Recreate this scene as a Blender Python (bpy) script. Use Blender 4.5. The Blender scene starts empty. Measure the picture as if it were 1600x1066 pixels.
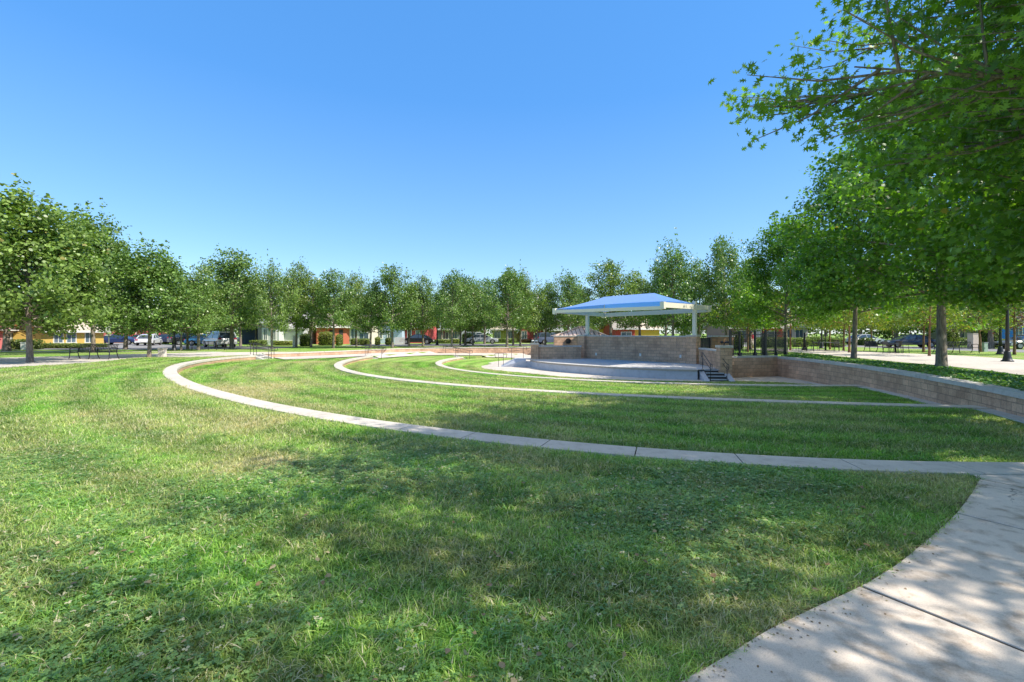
import bpy, bmesh, math, random
import numpy as np
from mathutils import Vector, Matrix, geometry

random.seed(7)
rng = np.random.default_rng(11)
scene = bpy.context.scene
COL = scene.collection
F, EYE, HOR = 711.0, 1.55, 521.0          # focal length in photo pixels, eye height, horizon row

def at(px, py, z=0.0):
    """ground position of a photo point lying at height z"""
    d = F * (EYE - z) / (py - HOR)
    return Vector(((px - 800) / F * d, d, z))
def atd(px, d, z=0.0):
    return Vector(((px - 800) / F * d, d, z))
def hz(py, d):
    return EYE + (HOR - py) * d / F

# ------------------------------------------------------------------ materials
def new_mat(name):
    m = bpy.data.materials.new(name); m.use_nodes = True
    nt = m.node_tree; nt.nodes.clear()
    out = nt.nodes.new('ShaderNodeOutputMaterial')
    return m, nt, out
def N(nt, t, **kw):
    n = nt.nodes.new(t)
    for k, v in kw.items():
        if k in n.inputs: n.inputs[k].default_value = v
        else: setattr(n, k, v)
    return n
def L(nt, a, b): nt.links.new(a, b)
def c4(c): return (c[0], c[1], c[2], 1.0)
def mix(nt, fac, a, b, mode='MIX'):
    n = nt.nodes.new('ShaderNodeMix'); n.data_type = 'RGBA'; n.blend_type = mode
    for idx, v in ((0, fac), (6, a), (7, b)):
        if isinstance(v, (int, float)): n.inputs[idx].default_value = v
        elif isinstance(v, (tuple, list)): n.inputs[idx].default_value = c4(v)
        else: L(nt, v, n.inputs[idx])
    return n.outputs[2]
def math_n(nt, op, a, b=None, c=None, clamp=False):
    n = nt.nodes.new('ShaderNodeMath'); n.operation = op; n.use_clamp = clamp
    for i, v in enumerate((a, b, c)):
        if v is None: continue
        if isinstance(v, (int, float)): n.inputs[i].default_value = v
        else: L(nt, v, n.inputs[i])
    return n.outputs[0]
def ramp(nt, fac, stops):
    n = nt.nodes.new('ShaderNodeValToRGB'); L(nt, fac, n.inputs[0])
    el = n.color_ramp.elements
    while len(el) < len(stops): el.new(0.5)
    for e, (p, c) in zip(el, stops):
        e.position = p
        e.color = c4(c) if isinstance(c, (tuple, list)) else (c, c, c, 1)
    return n.outputs[0]
def noise(nt, vec, scale, detail=4, rough=.55, dist=0.0):
    n = N(nt, 'ShaderNodeTexNoise', Scale=scale, Detail=detail, Roughness=rough, Distortion=dist)
    if vec is not None: L(nt, vec, n.inputs['Vector'])
    return n.outputs['Fac']
def wpos(nt): return nt.nodes.new('ShaderNodeNewGeometry').outputs['Position']
def opos(nt): return nt.nodes.new('ShaderNodeTexCoord').outputs['Object']

def plain(name, col, rough=.6, var=.15, scale=3.0, bump=.0, metal=0.0, spec=.5, bscale=40):
    m, nt, out = new_mat(name)
    b = N(nt, 'ShaderNodeBsdfPrincipled', Roughness=rough, Metallic=metal)
    b.inputs['Specular IOR Level'].default_value = spec
    p = opos(nt)
    f = noise(nt, p, scale, 5)
    f2 = noise(nt, p, scale * 9, 3)
    f = math_n(nt, 'ADD', math_n(nt, 'MULTIPLY', f, .7), math_n(nt, 'MULTIPLY', f2, .3))
    lo = tuple(c * (1 - var * 1.6) for c in col); hi = tuple(min(1, c * (1 + var * 1.6)) for c in col)
    L(nt, mix(nt, f, lo, hi), b.inputs['Base Color'])
    if bump:
        bn = N(nt, 'ShaderNodeBump', Strength=bump, Distance=.01)
        L(nt, noise(nt, p, bscale, 4), bn.inputs['Height']); L(nt, bn.outputs[0], b.inputs['Normal'])
    L(nt, b.outputs[0], out.inputs[0])
    return m

def block_mat(name, c1, c2, mortar, bw=.4, bh=.2):
    m, nt, out = new_mat(name)
    b = N(nt, 'ShaderNodeBsdfPrincipled', Roughness=.9)
    b.inputs['Specular IOR Level'].default_value = .2
    uv = nt.nodes.new('ShaderNodeTexCoord').outputs['UV']
    br = nt.nodes.new('ShaderNodeTexBrick')
    L(nt, uv, br.inputs['Vector'])
    for k, v in (('Scale', 1.0), ('Mortar Size', .010), ('Mortar Smooth', .3), ('Bias', 0.0), ('Brick Width', bw), ('Row Height', bh)):
        br.inputs[k].default_value = v
    br.inputs['Color1'].default_value = c4(c1); br.inputs['Color2'].default_value = c4(c2)
    br.inputs['Mortar'].default_value = c4(mortar)
    p = wpos(nt)
    st = noise(nt, p, 1.1, 6, .65, .6)
    sp = noise(nt, p, 22, 5, .7)
    col = mix(nt, .75, br.outputs['Color'], ramp(nt, st, [(.3, (.62, .58, .56)), (.55, (1, 1, 1)), (.75, (1.25, 1.18, 1.1))]), 'MULTIPLY')
    col = mix(nt, .6, col, ramp(nt, sp, [(.3, (.6, .6, .62)), (.6, (1.1, 1.1, 1.1))]), 'MULTIPLY')
    # vertical water streaks
    mp = nt.nodes.new('ShaderNodeMapping'); mp.inputs['Scale'].default_value = (2.2, .25, 1)
    L(nt, uv, mp.inputs['Vector'])
    sk = noise(nt, mp.outputs[0], 2.0, 5, .6)
    col = mix(nt, ramp(nt, sk, [(.55, 0.0), (.75, .45)]), col, (.12, .10, .09))
    L(nt, col, b.inputs['Base Color'])
    bn = N(nt, 'ShaderNodeBump', Strength=.7, Distance=.012)
    h = math_n(nt, 'ADD', math_n(nt, 'MULTIPLY', br.outputs['Fac'], -.8), math_n(nt, 'MULTIPLY', sp, .7))
    L(nt, h, bn.inputs['Height']); L(nt, bn.outputs[0], b.inputs['Normal'])
    L(nt, b.outputs[0], out.inputs[0])
    return m

def concrete_mat(name, col, stain=.5, sc=1.0):
    m, nt, out = new_mat(name)
    b = N(nt, 'ShaderNodeBsdfPrincipled', Roughness=.85)
    b.inputs['Specular IOR Level'].default_value = .25
    p = wpos(nt)
    n1 = noise(nt, p, .8 * sc, 6, .6, .4); n2 = noise(nt, p, 6 * sc, 5, .65); n3 = noise(nt, p, 160, 3, .7)
    c = mix(nt, n1, tuple(x * .72 for x in col), tuple(x * 1.2 for x in col))
    c = mix(nt, stain, c, ramp(nt, n2, [(.3, (.60, .55, .50)), (.50, (1, 1, 1)), (.8, (1.12, 1.1, 1.08))]), 'MULTIPLY')
    c = mix(nt, .55, c, ramp(nt, n3, [(.28, (.55, .53, .5)), (.5, (1, 1, 1)), (.75, (1.15, 1.15, 1.15))]), 'MULTIPLY')
    v = N(nt, 'ShaderNodeTexVoronoi', Scale=9.0, Randomness=1.0); L(nt, p, v.inputs['Vector'])
    c = mix(nt, ramp(nt, v.outputs['Distance'], [(.0, .55), (.045, .0)]), c, (.09, .075, .06))
    ck = nt.nodes.new('ShaderNodeTexVoronoi'); ck.feature = 'DISTANCE_TO_EDGE'; ck.inputs['Scale'].default_value = .45
    wp = nt.nodes.new('ShaderNodeVectorMath'); wp.operation = 'ADD'; nn = N(nt, 'ShaderNodeTexNoise', Scale=2.6, Detail=6); L(nt, p, nn.inputs['Vector'])
    vs_ = nt.nodes.new('ShaderNodeVectorMath'); vs_.operation = 'SCALE'; L(nt, nn.outputs['Color'], vs_.inputs[0]); vs_.inputs['Scale'].default_value = .7
    L(nt, p, wp.inputs[0]); L(nt, vs_.outputs[0], wp.inputs[1]); L(nt, wp.outputs[0], ck.inputs['Vector'])
    cf = math_n(nt, 'MULTIPLY', ramp(nt, ck.outputs['Distance'], [(0.0, .8), (.004, .0)]), ramp(nt, noise(nt, p, .37, 2), [(.55, 0.0), (.6, 1.0)]))
    c = mix(nt, cf, c, (.12, .10, .08))
    L(nt, c, b.inputs['Base Color'])
    bn = N(nt, 'ShaderNodeBump', Strength=.35, Distance=.004)
    L(nt, math_n(nt, 'ADD', n3, n2), bn.inputs['Height']); L(nt, bn.outputs[0], b.inputs['Normal'])
    L(nt, b.outputs[0], out.inputs[0])
    return m

CX, CY = 11.8, 33.8        # centre of the seating bowl
def lawn_group():
    g = bpy.data.node_groups.new('lawn_colour', 'ShaderNodeTree')
    g.interface.new_socket('Color', in_out='OUTPUT', socket_type='NodeSocketColor')
    g.interface.new_socket('Dry', in_out='OUTPUT', socket_type='NodeSocketFloat')
    go = g.nodes.new('NodeGroupOutput')
    p = wpos(g)
    big = noise(g, p, .22, 4, .6, .5); mid = noise(g, p, 1.3, 5, .65, .6); sm = noise(g, p, 7, 4, .6)
    dry = math_n(g, 'ADD', math_n(g, 'MULTIPLY', big, .55), math_n(g, 'ADD', math_n(g, 'MULTIPLY', mid, .35), math_n(g, 'MULTIPLY', sm, .22)))
    # worn places on the lawn: (x, y, radius, strength)
    for x, y, r, s in ((-8.2, 12.2, 2.2, .16), (-4.6, 7.6, 2.0, .09), (4.3, 4.9, .9, .22), (1.6, 2.9, .7, .14), (-3.0, 5.4, .8, .16),
                       (-6.0, 8.5, 4.0, .06), (-10.5, 20, 1.8, .10), (-9.5, 15.0, 2.6, .14), (8.5, 19.5, 2.0, .1), (-13, 29, 1.5, .16)):
        dn = g.nodes.new('ShaderNodeVectorMath'); dn.operation = 'DISTANCE'
        L(g, p, dn.inputs[0]); dn.inputs[1].default_value = (x, y, -.2)
        f = math_n(g, 'MULTIPLY', math_n(g, 'SUBTRACT', 1.0, math_n(g, 'DIVIDE', dn.outputs['Value'], r), clamp=True), s * 1.4)
        dry = math_n(g, 'ADD', dry, f)
    dryf = ramp(g, dry, [(.48, 0.0), (.75, 1.0)])
    gr = mix(g, mid, (.115, .285, .032), (.265, .455, .080))
    # mower bands following the terraces
    vm = g.nodes.new('ShaderNodeVectorMath'); vm.operation = 'DISTANCE'
    L(g, p, vm.inputs[0]); vm.inputs[1].default_value = (CX, CY, -.3)
    wv = math_n(g, 'SINE', math_n(g, 'MULTIPLY', math_n(g, 'ADD', vm.outputs['Value'], math_n(g, 'MULTIPLY', big, .9)), 5.2))
    band = math_n(g, 'MULTIPLY_ADD', wv, .26, 1.0)
    cb = g.nodes.new('ShaderNodeCombineColor')
    for i in range(3): L(g, band, cb.inputs[i])
    gr = mix(g, 1.0, gr, cb.outputs[0], 'MULTIPLY')
    c = mix(g, math_n(g, 'MULTIPLY', dryf, .8), gr, (.50, .44, .22))
    L(g, c, go.inputs[0]); L(g, dryf, go.inputs[1])
    return g
LAWN = lawn_group()

def grass_ground_mat():
    m, nt, out = new_mat('lawn_sheet')
    b = N(nt, 'ShaderNodeBsdfPrincipled', Roughness=.95)
    b.inputs['Specular IOR Level'].default_value = .1
    g = nt.nodes.new('ShaderNodeGroup'); g.node_tree = LAWN
    p = wpos(nt)
    sm = noise(nt, p, 28, 5, .75); sm2 = noise(nt, p, 110, 3, .7)
    c = mix(nt, .9, g.outputs[0], ramp(nt, sm, [(.3, (.45, .5, .4)), (.5, (1, 1, 1)), (.7, (1.5, 1.45, 1.4))]), 'MULTIPLY')
    c = mix(nt, .8, c, ramp(nt, sm2, [(.3, (.5, .5, .45)), (.5, (1, 1, 1)), (.72, (1.5, 1.5, 1.4))]), 'MULTIPLY')
    L(nt, c, b.inputs['Base Color'])
    bn = N(nt, 'ShaderNodeBump', Strength=.9, Distance=.03)
    L(nt, math_n(nt, 'ADD', sm, sm2), bn.inputs['Height']); L(nt, bn.outputs[0], b.inputs['Normal'])
    L(nt, b.outputs[0], out.inputs[0])
    return m

def blade_mat(name='grass_blade', clover=False):
    m, nt, out = new_mat(name)
    g = nt.nodes.new('ShaderNodeGroup'); g.node_tree = LAWN
    at_ = nt.nodes.new('ShaderNodeAttribute'); at_.attribute_name = 'lc'
    sp = nt.nodes.new('ShaderNodeSeparateColor'); L(nt, at_.outputs['Color'], sp.inputs[0])
    oi = nt.nodes.new('ShaderNodeObjectInfo')
    r1, r2 = sp.outputs[0], sp.outputs[1]
    base = mix(nt, .95, g.outputs[0], ramp(nt, r1, [(0, (.45, .55, .42)), (.5, (1.0, 1.02, .95)), (1, (2.0, 1.75, 1.9))]), 'MULTIPLY')
    base = mix(nt, .7, base, ramp(nt, oi.outputs['Random'], [(0, (.75, .9, .8)), (.6, (1.05, 1.05, 1)), (1, (1.45, 1.2, 1.1))]), 'MULTIPLY')
    if clover:
        base = mix(nt, .45, base, (.19, .38, .12))
    # some blades are straw
    thr = math_n(nt, 'MULTIPLY_ADD', g.outputs[1], .45, .055)
    straw = math_n(nt, 'LESS_THAN', r2, thr if not clover else .008)
    base = mix(nt, straw, base, (.66, .60, .38))
    b = N(nt, 'ShaderNodeBsdfPrincipled', Roughness=.42)
    b.inputs['Specular IOR Level'].default_value = .5
    L(nt, base, b.inputs['Base Color'])
    t = nt.nodes.new('ShaderNodeBsdfTranslucent')
    L(nt, mix(nt, 1.0, base, (1.25, 1.3, .7), 'MULTIPLY'), t.inputs['Color'])
    ms = nt.nodes.new('ShaderNodeMixShader'); ms.inputs[0].default_value = .32
    L(nt, b.outputs[0], ms.inputs[1]); L(nt, t.outputs[0], ms.inputs[2]); L(nt, ms.outputs[0], out.inputs[0])
    return m

def leaf_mat(name, dark, light, warm, warm_amt=.1, trans=.38, tcol=(1.3, 1.45, .5), rough=.38):
    m, nt, out = new_mat(name)
    at_ = nt.nodes.new('ShaderNodeAttribute'); at_.attribute_name = 'lc'
    sp = nt.nodes.new('ShaderNodeSeparateColor'); L(nt, at_.outputs['Color'], sp.inputs[0])
    oi = nt.nodes.new('ShaderNodeObjectInfo')
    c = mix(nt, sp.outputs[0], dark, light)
    k = math_n(nt, 'GREATER_THAN', sp.outputs[1], 1 - warm_amt)
    c = mix(nt, math_n(nt, 'MULTIPLY', k, .8), c, warm)
    c = mix(nt, sp.outputs[2], c, tuple(min(1, x * 1.9 + .05) for x in light))
    tr = ramp(nt, oi.outputs['Random'], [(0, (.85, .95, .85)), (.5, (1, 1, 1)), (1, (1.22, 1.08, .85))])
    c = mix(nt, .8, c, tr, 'MULTIPLY')
    b = N(nt, 'ShaderNodeBsdfPrincipled', Roughness=rough)
    b.inputs['Specular IOR Level'].default_value = .5
    L(nt, c, b.inputs['Base Color'])
    t = nt.nodes.new('ShaderNodeBsdfTranslucent')
    L(nt, mix(nt, 1.0, c, tcol, 'MULTIPLY'), t.inputs['Color'])
    ms = nt.nodes.new('ShaderNodeMixShader'); ms.inputs[0].default_value = trans
    L(nt, b.outputs[0], ms.inputs[1]); L(nt, t.outputs[0], ms.inputs[2]); L(nt, ms.outputs[0], out.inputs[0])
    return m

def bark_mat(name, a, b_):
    m, nt, out = new_mat(name)
    b = N(nt, 'ShaderNodeBsdfPrincipled', Roughness=.9)
    b.inputs['Specular IOR Level'].default_value = .2
    mp = nt.nodes.new('ShaderNodeMapping'); mp.inputs['Scale'].default_value = (9, 9, 1.6)
    L(nt, opos(nt), mp.inputs['Vector'])
    f = noise(nt, mp.outputs[0], 2.5, 6, .7, .5)
    f2 = noise(nt, opos(nt), 1.2, 4)
    c = mix(nt, ramp(nt, f, [(.35, 0.0), (.65, 1.0)]), a, b_)
    c = mix(nt, .6, c, ramp(nt, f2, [(.3, (.7, .7, .7)), (.7, (1.2, 1.2, 1.15))]), 'MULTIPLY')
    L(nt, c, b.inputs['Base Color'])
    bn = N(nt, 'ShaderNodeBump', Strength=.9, Distance=.02)
    L(nt, f, bn.inputs['Height']); L(nt, bn.outputs[0], b.inputs['Normal'])
    L(nt, b.outputs[0], out.inputs[0])
    return m

def glass_mat(name, col=(.04, .06, .08), rough=.08):
    m, nt, out = new_mat(name)
    b = N(nt, 'ShaderNodeBsdfPrincipled', Roughness=rough)
    b.inputs['Specular IOR Level'].default_value = .9
    f = noise(nt, opos(nt), 1.7, 3)
    L(nt, mix(nt, f, tuple(c * .5 for c in col), tuple(c * 1.8 for c in col)), b.inputs['Base Color'])
    L(nt, b.outputs[0], out.inputs[0])
    return m

def paint_mat(name, col):
    m, nt, out = new_mat(name)
    b = N(nt, 'ShaderNodeBsdfPrincipled', Roughness=.28, Metallic=.15)
    b.inputs['Coat Weight'].default_value = .6; b.inputs['Coat Roughness'].default_value = .06
    f = noise(nt, opos(nt), 2, 4)
    L(nt, mix(nt, f, tuple(c * .85 for c in col), tuple(min(1, c * 1.12) for c in col)), b.inputs['Base Color'])
    L(nt, b.outputs[0], out.inputs[0])
    return m

def fabric_mat():
    m, nt, out = new_mat('canopy_cloth')
    b = N(nt, 'ShaderNodeBsdfPrincipled', Roughness=.55)
    b.inputs['Sheen Weight'].default_value = .4
    p = opos(nt)
    f = noise(nt, p, 1.2, 4); f2 = noise(nt, p, 60, 2)
    c = mix(nt, f, (.13, .32, .78), (.19, .41, .92))
    c = mix(nt, .3, c, ramp(nt, f2, [(.3, (.8, .8, .8)), (.7, (1.15, 1.15, 1.15))]), 'MULTIPLY')
    L(nt, c, b.inputs['Base Color'])
    t = nt.nodes.new('ShaderNodeBsdfTranslucent'); t.inputs['Color'].default_value = (.03, .25, .85, 1)
    ms = nt.nodes.new('ShaderNodeMixShader'); ms.inputs[0].default_value = .3
    L(nt, b.outputs[0], ms.inputs[1]); L(nt, t.outputs[0], ms.inputs[2]); L(nt, ms.outputs[0], out.inputs[0])
    return m

M = {}
M['lawn'] = grass_ground_mat()
M['blade'] = blade_mat(); M['clover'] = blade_mat('clover_leaf', True)
M['block'] = block_mat('tan_block', (.72, .46, .30), (.55, .35, .23), (.36, .25, .17))
M['coping'] = concrete_mat('pale_coping', (.64, .575, .49), .5)
M['path'] = concrete_mat('path_concrete', (.76, .645, .53), 1.0)
M['plaza'] = concrete_mat('plaza_concrete', (.64, .57, .50), .5, .4)
M['stage'] = concrete_mat('stage_concrete', (.60, .57, .53), .7, .8)
M['stage_shade'] = concrete_mat('shade_tinted_concrete', (.50, .52, .58), .35, .8)  # blue grey of the shaded stage front put into the concrete colour
M['cheek'] = concrete_mat('cheek_concrete', (.58, .55, .50), .5)
M['gap'] = plain('joint_dirt', (.05, .04, .03), .95, .3, 30)
M['soil'] = plain('dry_soil', (.16, .11, .07), .95, .35, 14, .8)
M['asphalt'] = plain('asphalt', (.26, .25, .245), .9, .12, 4, .4, bscale=150)
M['bark'] = bark_mat('grey_bark', (.13, .10, .08), (.36, .30, .25))
M['bark2'] = bark_mat('red_bark', (.12, .06, .035), (.34, .20, .13))
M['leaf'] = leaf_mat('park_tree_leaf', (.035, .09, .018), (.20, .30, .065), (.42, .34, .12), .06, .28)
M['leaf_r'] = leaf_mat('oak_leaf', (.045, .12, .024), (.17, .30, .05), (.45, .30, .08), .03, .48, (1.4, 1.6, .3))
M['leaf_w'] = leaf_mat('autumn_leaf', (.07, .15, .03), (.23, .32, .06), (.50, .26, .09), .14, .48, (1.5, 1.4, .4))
M['leaf_p'] = leaf_mat('purple_leaf', (.05, .03, .03), (.16, .09, .05), (.30, .12, .05), .3)
M['hedge'] = leaf_mat('hedge_leaf', (.08, .14, .025), (.30, .36, .08), (.44, .40, .14), .1)
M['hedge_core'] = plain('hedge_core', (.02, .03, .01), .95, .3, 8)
M['ivy'] = leaf_mat('ground_cover_leaf', (.07, .18, .04), (.26, .42, .12), (.45, .42, .2), .06)
M['white'] = plain('white_paint', (.76, .74, .68), .4, .05, 2)
M['cream'] = plain('cream_steel', (.74, .70, .58), .4, .05, 2)
M['black'] = plain('black_steel', (.022, .022, .024), .45, .2, 6)
M['bronze'] = plain('dark_bronze_steel', (.05, .042, .042), .5, .2, 6)
M['grey_metal'] = plain('grey_steel', (.28, .28, .29), .45, .1, 4, metal=.4)
M['glass'] = glass_mat('window_glass', (.09, .13, .16)); M['car_glass'] = glass_mat('car_glass', (.03, .045, .06), .05)
M['rubber'] = plain('tyre_rubber', (.02, .02, .02), .9, .2, 6)
M['fabric'] = fabric_mat()
M['roof'] = plain('shingle_roof', (.36, .31, .26), .9, .2, 5, .5)
M['roof_tan'] = plain('tan_roof', (.55, .46, .35), .9, .15, 5, .5)
M['roof_grey'] = plain('grey_roof', (.30, .30, .32), .9, .2, 5, .5)
M['pink_metal'] = plain('pink_roof_metal', (.82, .58, .47), .5, .08, 2)
M['skin'] = plain('skin', (.5, .3, .2), .6, .05)
M['red_shirt'] = plain('red_shirt', (.45, .03, .06), .8, .1)
M['pale_trousers'] = plain('pale_trousers', (.55, .45, .42), .8, .1)
M['hair'] = plain('dark_hair', (.03, .02, .015), .6, .1)
M['lamp_glow'] = plain('lamp_lens', (.8, .8, .78), .3, .03)
M['dark_void'] = plain('dark_speaker', (.012, .012, .012), .8, .2)
def stucco(col): return plain('stucco_%d_%d_%d' % tuple(int(c * 99) for c in col), col, .9, .08, 3, .3)

# ------------------------------------------------------------------ mesh helpers
class MB:
    def __init__(s): s.v = []; s.f = []; s.uv = []
    def quad(s, a, b, c, d, uv=None):
        n = len(s.v); s.v += [tuple(a), tuple(b), tuple(c), tuple(d)]; s.f.append((n, n+1, n+2, n+3))
        s.uv += list(uv) if uv else [(0, 0), (1, 0), (1, 1), (0, 1)]
    def poly(s, pts):
        n = len(s.v); s.v += [tuple(p) for p in pts]; s.f.append(tuple(range(n, n + len(pts)))); s.uv += [(p[0], p[1]) for p in pts]
    def hexa(s, p):       # 8 corners: bottom 4 ccw, top 4 ccw
        a = [Vector(q) for q in p]
        def wuv(i, j, k, l):
            w = (a[j] - a[i]).length; h = (a[l] - a[i]).length
            z = a[i].z
            return [(0, z), (w, z), (w, z + h), (0, z + h)]
        for i in range(4):
            j = (i + 1) % 4
            s.quad(a[i], a[j], a[j+4], a[i+4], wuv(i, j, j+4, i+4))
        s.quad(a[4], a[5], a[6], a[7], [(q.x, q.y) for q in a[4:]])
        s.quad(a[3], a[2], a[1], a[0], [(q.x, q.y) for q in (a[3], a[2], a[1], a[0])])
    def box(s, c, size, rz=0.0, m=None):
        x, y, z = size[0]/2, size[1]/2, size[2]/2
        pts = [Vector(q) for q in ((-x,-y,-z),(x,-y,-z),(x,y,-z),(-x,y,-z),(-x,-y,z),(x,-y,z),(x,y,z),(-x,y,z))]
        R = m if m else Matrix.Rotation(rz, 3, 'Z')
        s.hexa([R @ q + Vector(c) for q in pts])
    def bar(s, a, b, w, h=None):
        a = Vector(a); b = Vector(b); h = h or w; d = (b - a).normalized()
        up = Vector((0, 0, 1)) if abs(d.z) < .95 else Vector((0, 1, 0))
        x = d.cross(up).normalized() * w/2; y = x.cross(d).normalized() * h/2
        s.hexa([a-x-y, a+x-y, a+x+y, a-x+y, b-x-y, b+x-y, b+x+y, b-x+y])
    def tube(s, pts, rad, n=8, cap=True):
        pts = [Vector(p) for p in pts]
        rad = [rad]*len(pts) if isinstance(rad, (int, float)) else rad
        rings = []; L0 = 0
        for i, p in enumerate(pts):
            t = (pts[min(i+1, len(pts)-1)] - pts[max(i-1, 0)]).normalized()
            up = Vector((1, 0, 0)) if abs(t.x) < .8 else Vector((0, 1, 0))
            x = t.cross(up).normalized(); y = t.cross(x).normalized()
            st = len(s.v)
            for k in range(n):
                a = 2*math.pi*k/n
                s.v.append(tuple(p + (x*math.cos(a) + y*math.sin(a))*rad[i]))
            rings.append(st)
        for i in range(len(rings)-1):
            for k in range(n):
                k2 = (k+1) % n
                s.f.append((rings[i]+k, rings[i]+k2, rings[i+1]+k2, rings[i+1]+k)); s.uv += [(0,0)]*4
        if cap:
            s.f.append(tuple(rings[0]+k for k in range(n))[::-1]); s.uv += [(0,0)]*n
            s.f.append(tuple(rings[-1]+k for k in range(n))); s.uv += [(0,0)]*n
    def lathe(s, prof, c=(0,0,0), n=16):
        s.tube([(c[0], c[1], c[2]+z) for r, z in prof], [max(r, .002) for r, z in prof], n)
    def prism(s, outline, z0, z1):
        o = [Vector((p[0], p[1], 0)) for p in outline]; n = len(o); acc = 0
        for i in range(n):
            a, b = o[i], o[(i+1) % n]; l = (b-a).length
            s.quad((a.x,a.y,z0),(b.x,b.y,z0),(b.x,b.y,z1),(a.x,a.y,z1), [(acc,z0),(acc+l,z0),(acc+l,z1),(acc,z1)]); acc += l
        s.poly([(p.x, p.y, z1) for p in o]); s.poly([(p.x, p.y, z0) for p in reversed(o)])
    def build(s, name, mat, parent=None, smooth=False, bevel=0, loc=None, weld=False):
        me = bpy.data.meshes.new(name); me.from_pydata(s.v, [], s.f)
        uvl = me.uv_layers.new(name='UVMap')
        flat = np.zeros(len(me.loops)*2, dtype=np.float32)
        arr = np.array(s.uv, dtype=np.float32).ravel()
        flat[:min(len(arr), len(flat))] = arr[:len(flat)]
        uvl.data.foreach_set('uv', flat)
        if smooth: me.polygons.foreach_set('use_smooth', [True]*len(me.polygons))
        me.materials.append(mat); me.update()
        if weld:
            bm = bmesh.new(); bm.from_mesh(me); bmesh.ops.remove_doubles(bm, verts=bm.verts, dist=.0005)
            bmesh.ops.recalc_face_normals(bm, faces=bm.faces); bm.to_mesh(me); bm.free()
        o = bpy.data.objects.new(name, me); COL.objects.link(o)
        if parent: o.parent = parent
        if loc is not None: o.location = loc
        if bevel:
            b = o.modifiers.new('edge', 'BEVEL'); b.width = bevel; b.segments = 2; b.limit_method = 'ANGLE'
        return o

def tag(o, label=None, cat=None, group=None, kind=None):
    if label: o['label'] = label
    if cat: o['category'] = cat
    if group: o['group'] = group
    if kind: o['kind'] = kind
    return o
def empty(name, loc, label, cat, group=None, rz=0.0):
    o = bpy.data.objects.new(name, None); COL.objects.link(o); o.empty_display_size = .3
    o.location = loc; o.rotation_euler = (0, 0, rz)
    return tag(o, label, cat, group)
def recentre(root, kids=None):
    """children were built in world coordinates: keep them there under a moved Empty"""
    inv = Matrix.Translation(-Vector(root.location))
    for ch in root.children: ch.matrix_parent_inverse = inv
def copy_tree(o, parent=None):
    c = o.copy(); COL.objects.link(c)
    if parent: c.parent = parent
    for ch in list(o.children): copy_tree(ch, c)
    return c

def catmull(pts, n=8):
    P_ = [Vector((p[0], p[1], 0)) for p in pts]
    P_ = [P_[0]*2 - P_[1]] + P_ + [P_[-1]*2 - P_[-2]]
    out = []
    for i in range(1, len(P_)-2):
        for k in range(n):
            t = k/n; a, b, c, d = P_[i-1], P_[i], P_[i+1], P_[i+2]
            out.append(.5*((2*b) + (-a+c)*t + (2*a-5*b+4*c-d)*t*t + (-a+3*b-3*c+d)*t**3))
    out.append(P_[-2]); return out
def resample(pts, step):
    P_ = [Vector(p) for p in pts]; s = [0]
    for i in range(1, len(P_)): s.append(s[-1] + (P_[i]-P_[i-1]).length)
    n = max(2, round(s[-1]/step)+1); out = []; j = 0
    for k in range(n):
        t = s[-1]*k/(n-1)
        while j < len(s)-2 and s[j+1] < t: j += 1
        f = (t-s[j])/max(1e-9, s[j+1]-s[j]); out.append(P_[j].lerp(P_[j+1], f))
    return out
def offset(pts, d):
    out = []
    for i, p in enumerate(pts):
        t = (pts[min(i+1, len(pts)-1)] - pts[max(i-1, 0)]).normalized()
        out.append(p + Vector((-t.y, t.x, 0))*d)
    return out

# ------------------------------------------------------------------ bowl geometry
def arc_fit(pts, z, deg):
    th = []; r = []
    for px, py in pts:
        p = at(px, py, z); th.append(math.atan2(CY-p.y, p.x-CX)); r.append(math.hypot(p.x-CX, p.y-CY))
    th = np.unwrap([(-t) % (2*math.pi) for t in th])        # angle measured ccw from +X
    return np.polyfit(th, r, deg), min(th), max(th)
ZA, ZB, ZC, ZD = 0.0, -.30, -.58, -.90
ARC = {}
ARC['A'] = arc_fit([(255,588),(259,582),(274,574),(322,561),(395,556),(270,600),(330,620),(450,648),(600,672),(800,695),(1000,712),(1200,727),(1400,738),(1600,748)], ZA, 4)
ARC['B'] = arc_fit([(525,570),(541,562.5),(576,557.3),(533,578.5),(562,587),(605,593.4),(690,603),(860,615.7),(1000,622),(1200,630),(1400,636.5),(1549,641.5)], ZB, 4)
ARC['C'] = arc_fit([(680,569),(690,563.5),(718,558.8),(700,576),(754,585),(860,592.5),(939,597.5),(1189,604),(1339,605)], ZC, 4)
def rad(k, th):
    c, a, b = ARC[k]; t = min(max(th, a), b); return float(np.polyval(c, t))
def arc_pt(k, th, dr=0.0):
    r = rad(k, th) + dr; return Vector((CX + r*math.cos(th), CY + r*math.sin(th), 0))
for k in 'ABC': print(k, [round(float(x), 3) for x in ARC[k][1:]], [round(rad(k, t), 2) for t in np.linspace(ARC[k][1], ARC[k][2], 6)])

TH0, TH1 = math.radians(130), math.radians(300)
def tier_z(x, y):
    th = math.atan2(y-CY, x-CX) % (2*math.pi); r = math.hypot(x-CX, y-CY)
    ra, rb, rc = rad('A', th), rad('B', th), rad('C', th)
    if r > ra - .2: return 0.0
    if r > rb - .2: f = (ra-r)/(ra-rb); return -.26 + (ZB+.26)*f
    if r > rc - .2: f = (rb-r)/(rb-rc); return -.50 + (ZC+.50)*f
    f = min(1, (rc-r)/3.5); return -.74 + (ZD+.74)*f

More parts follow.
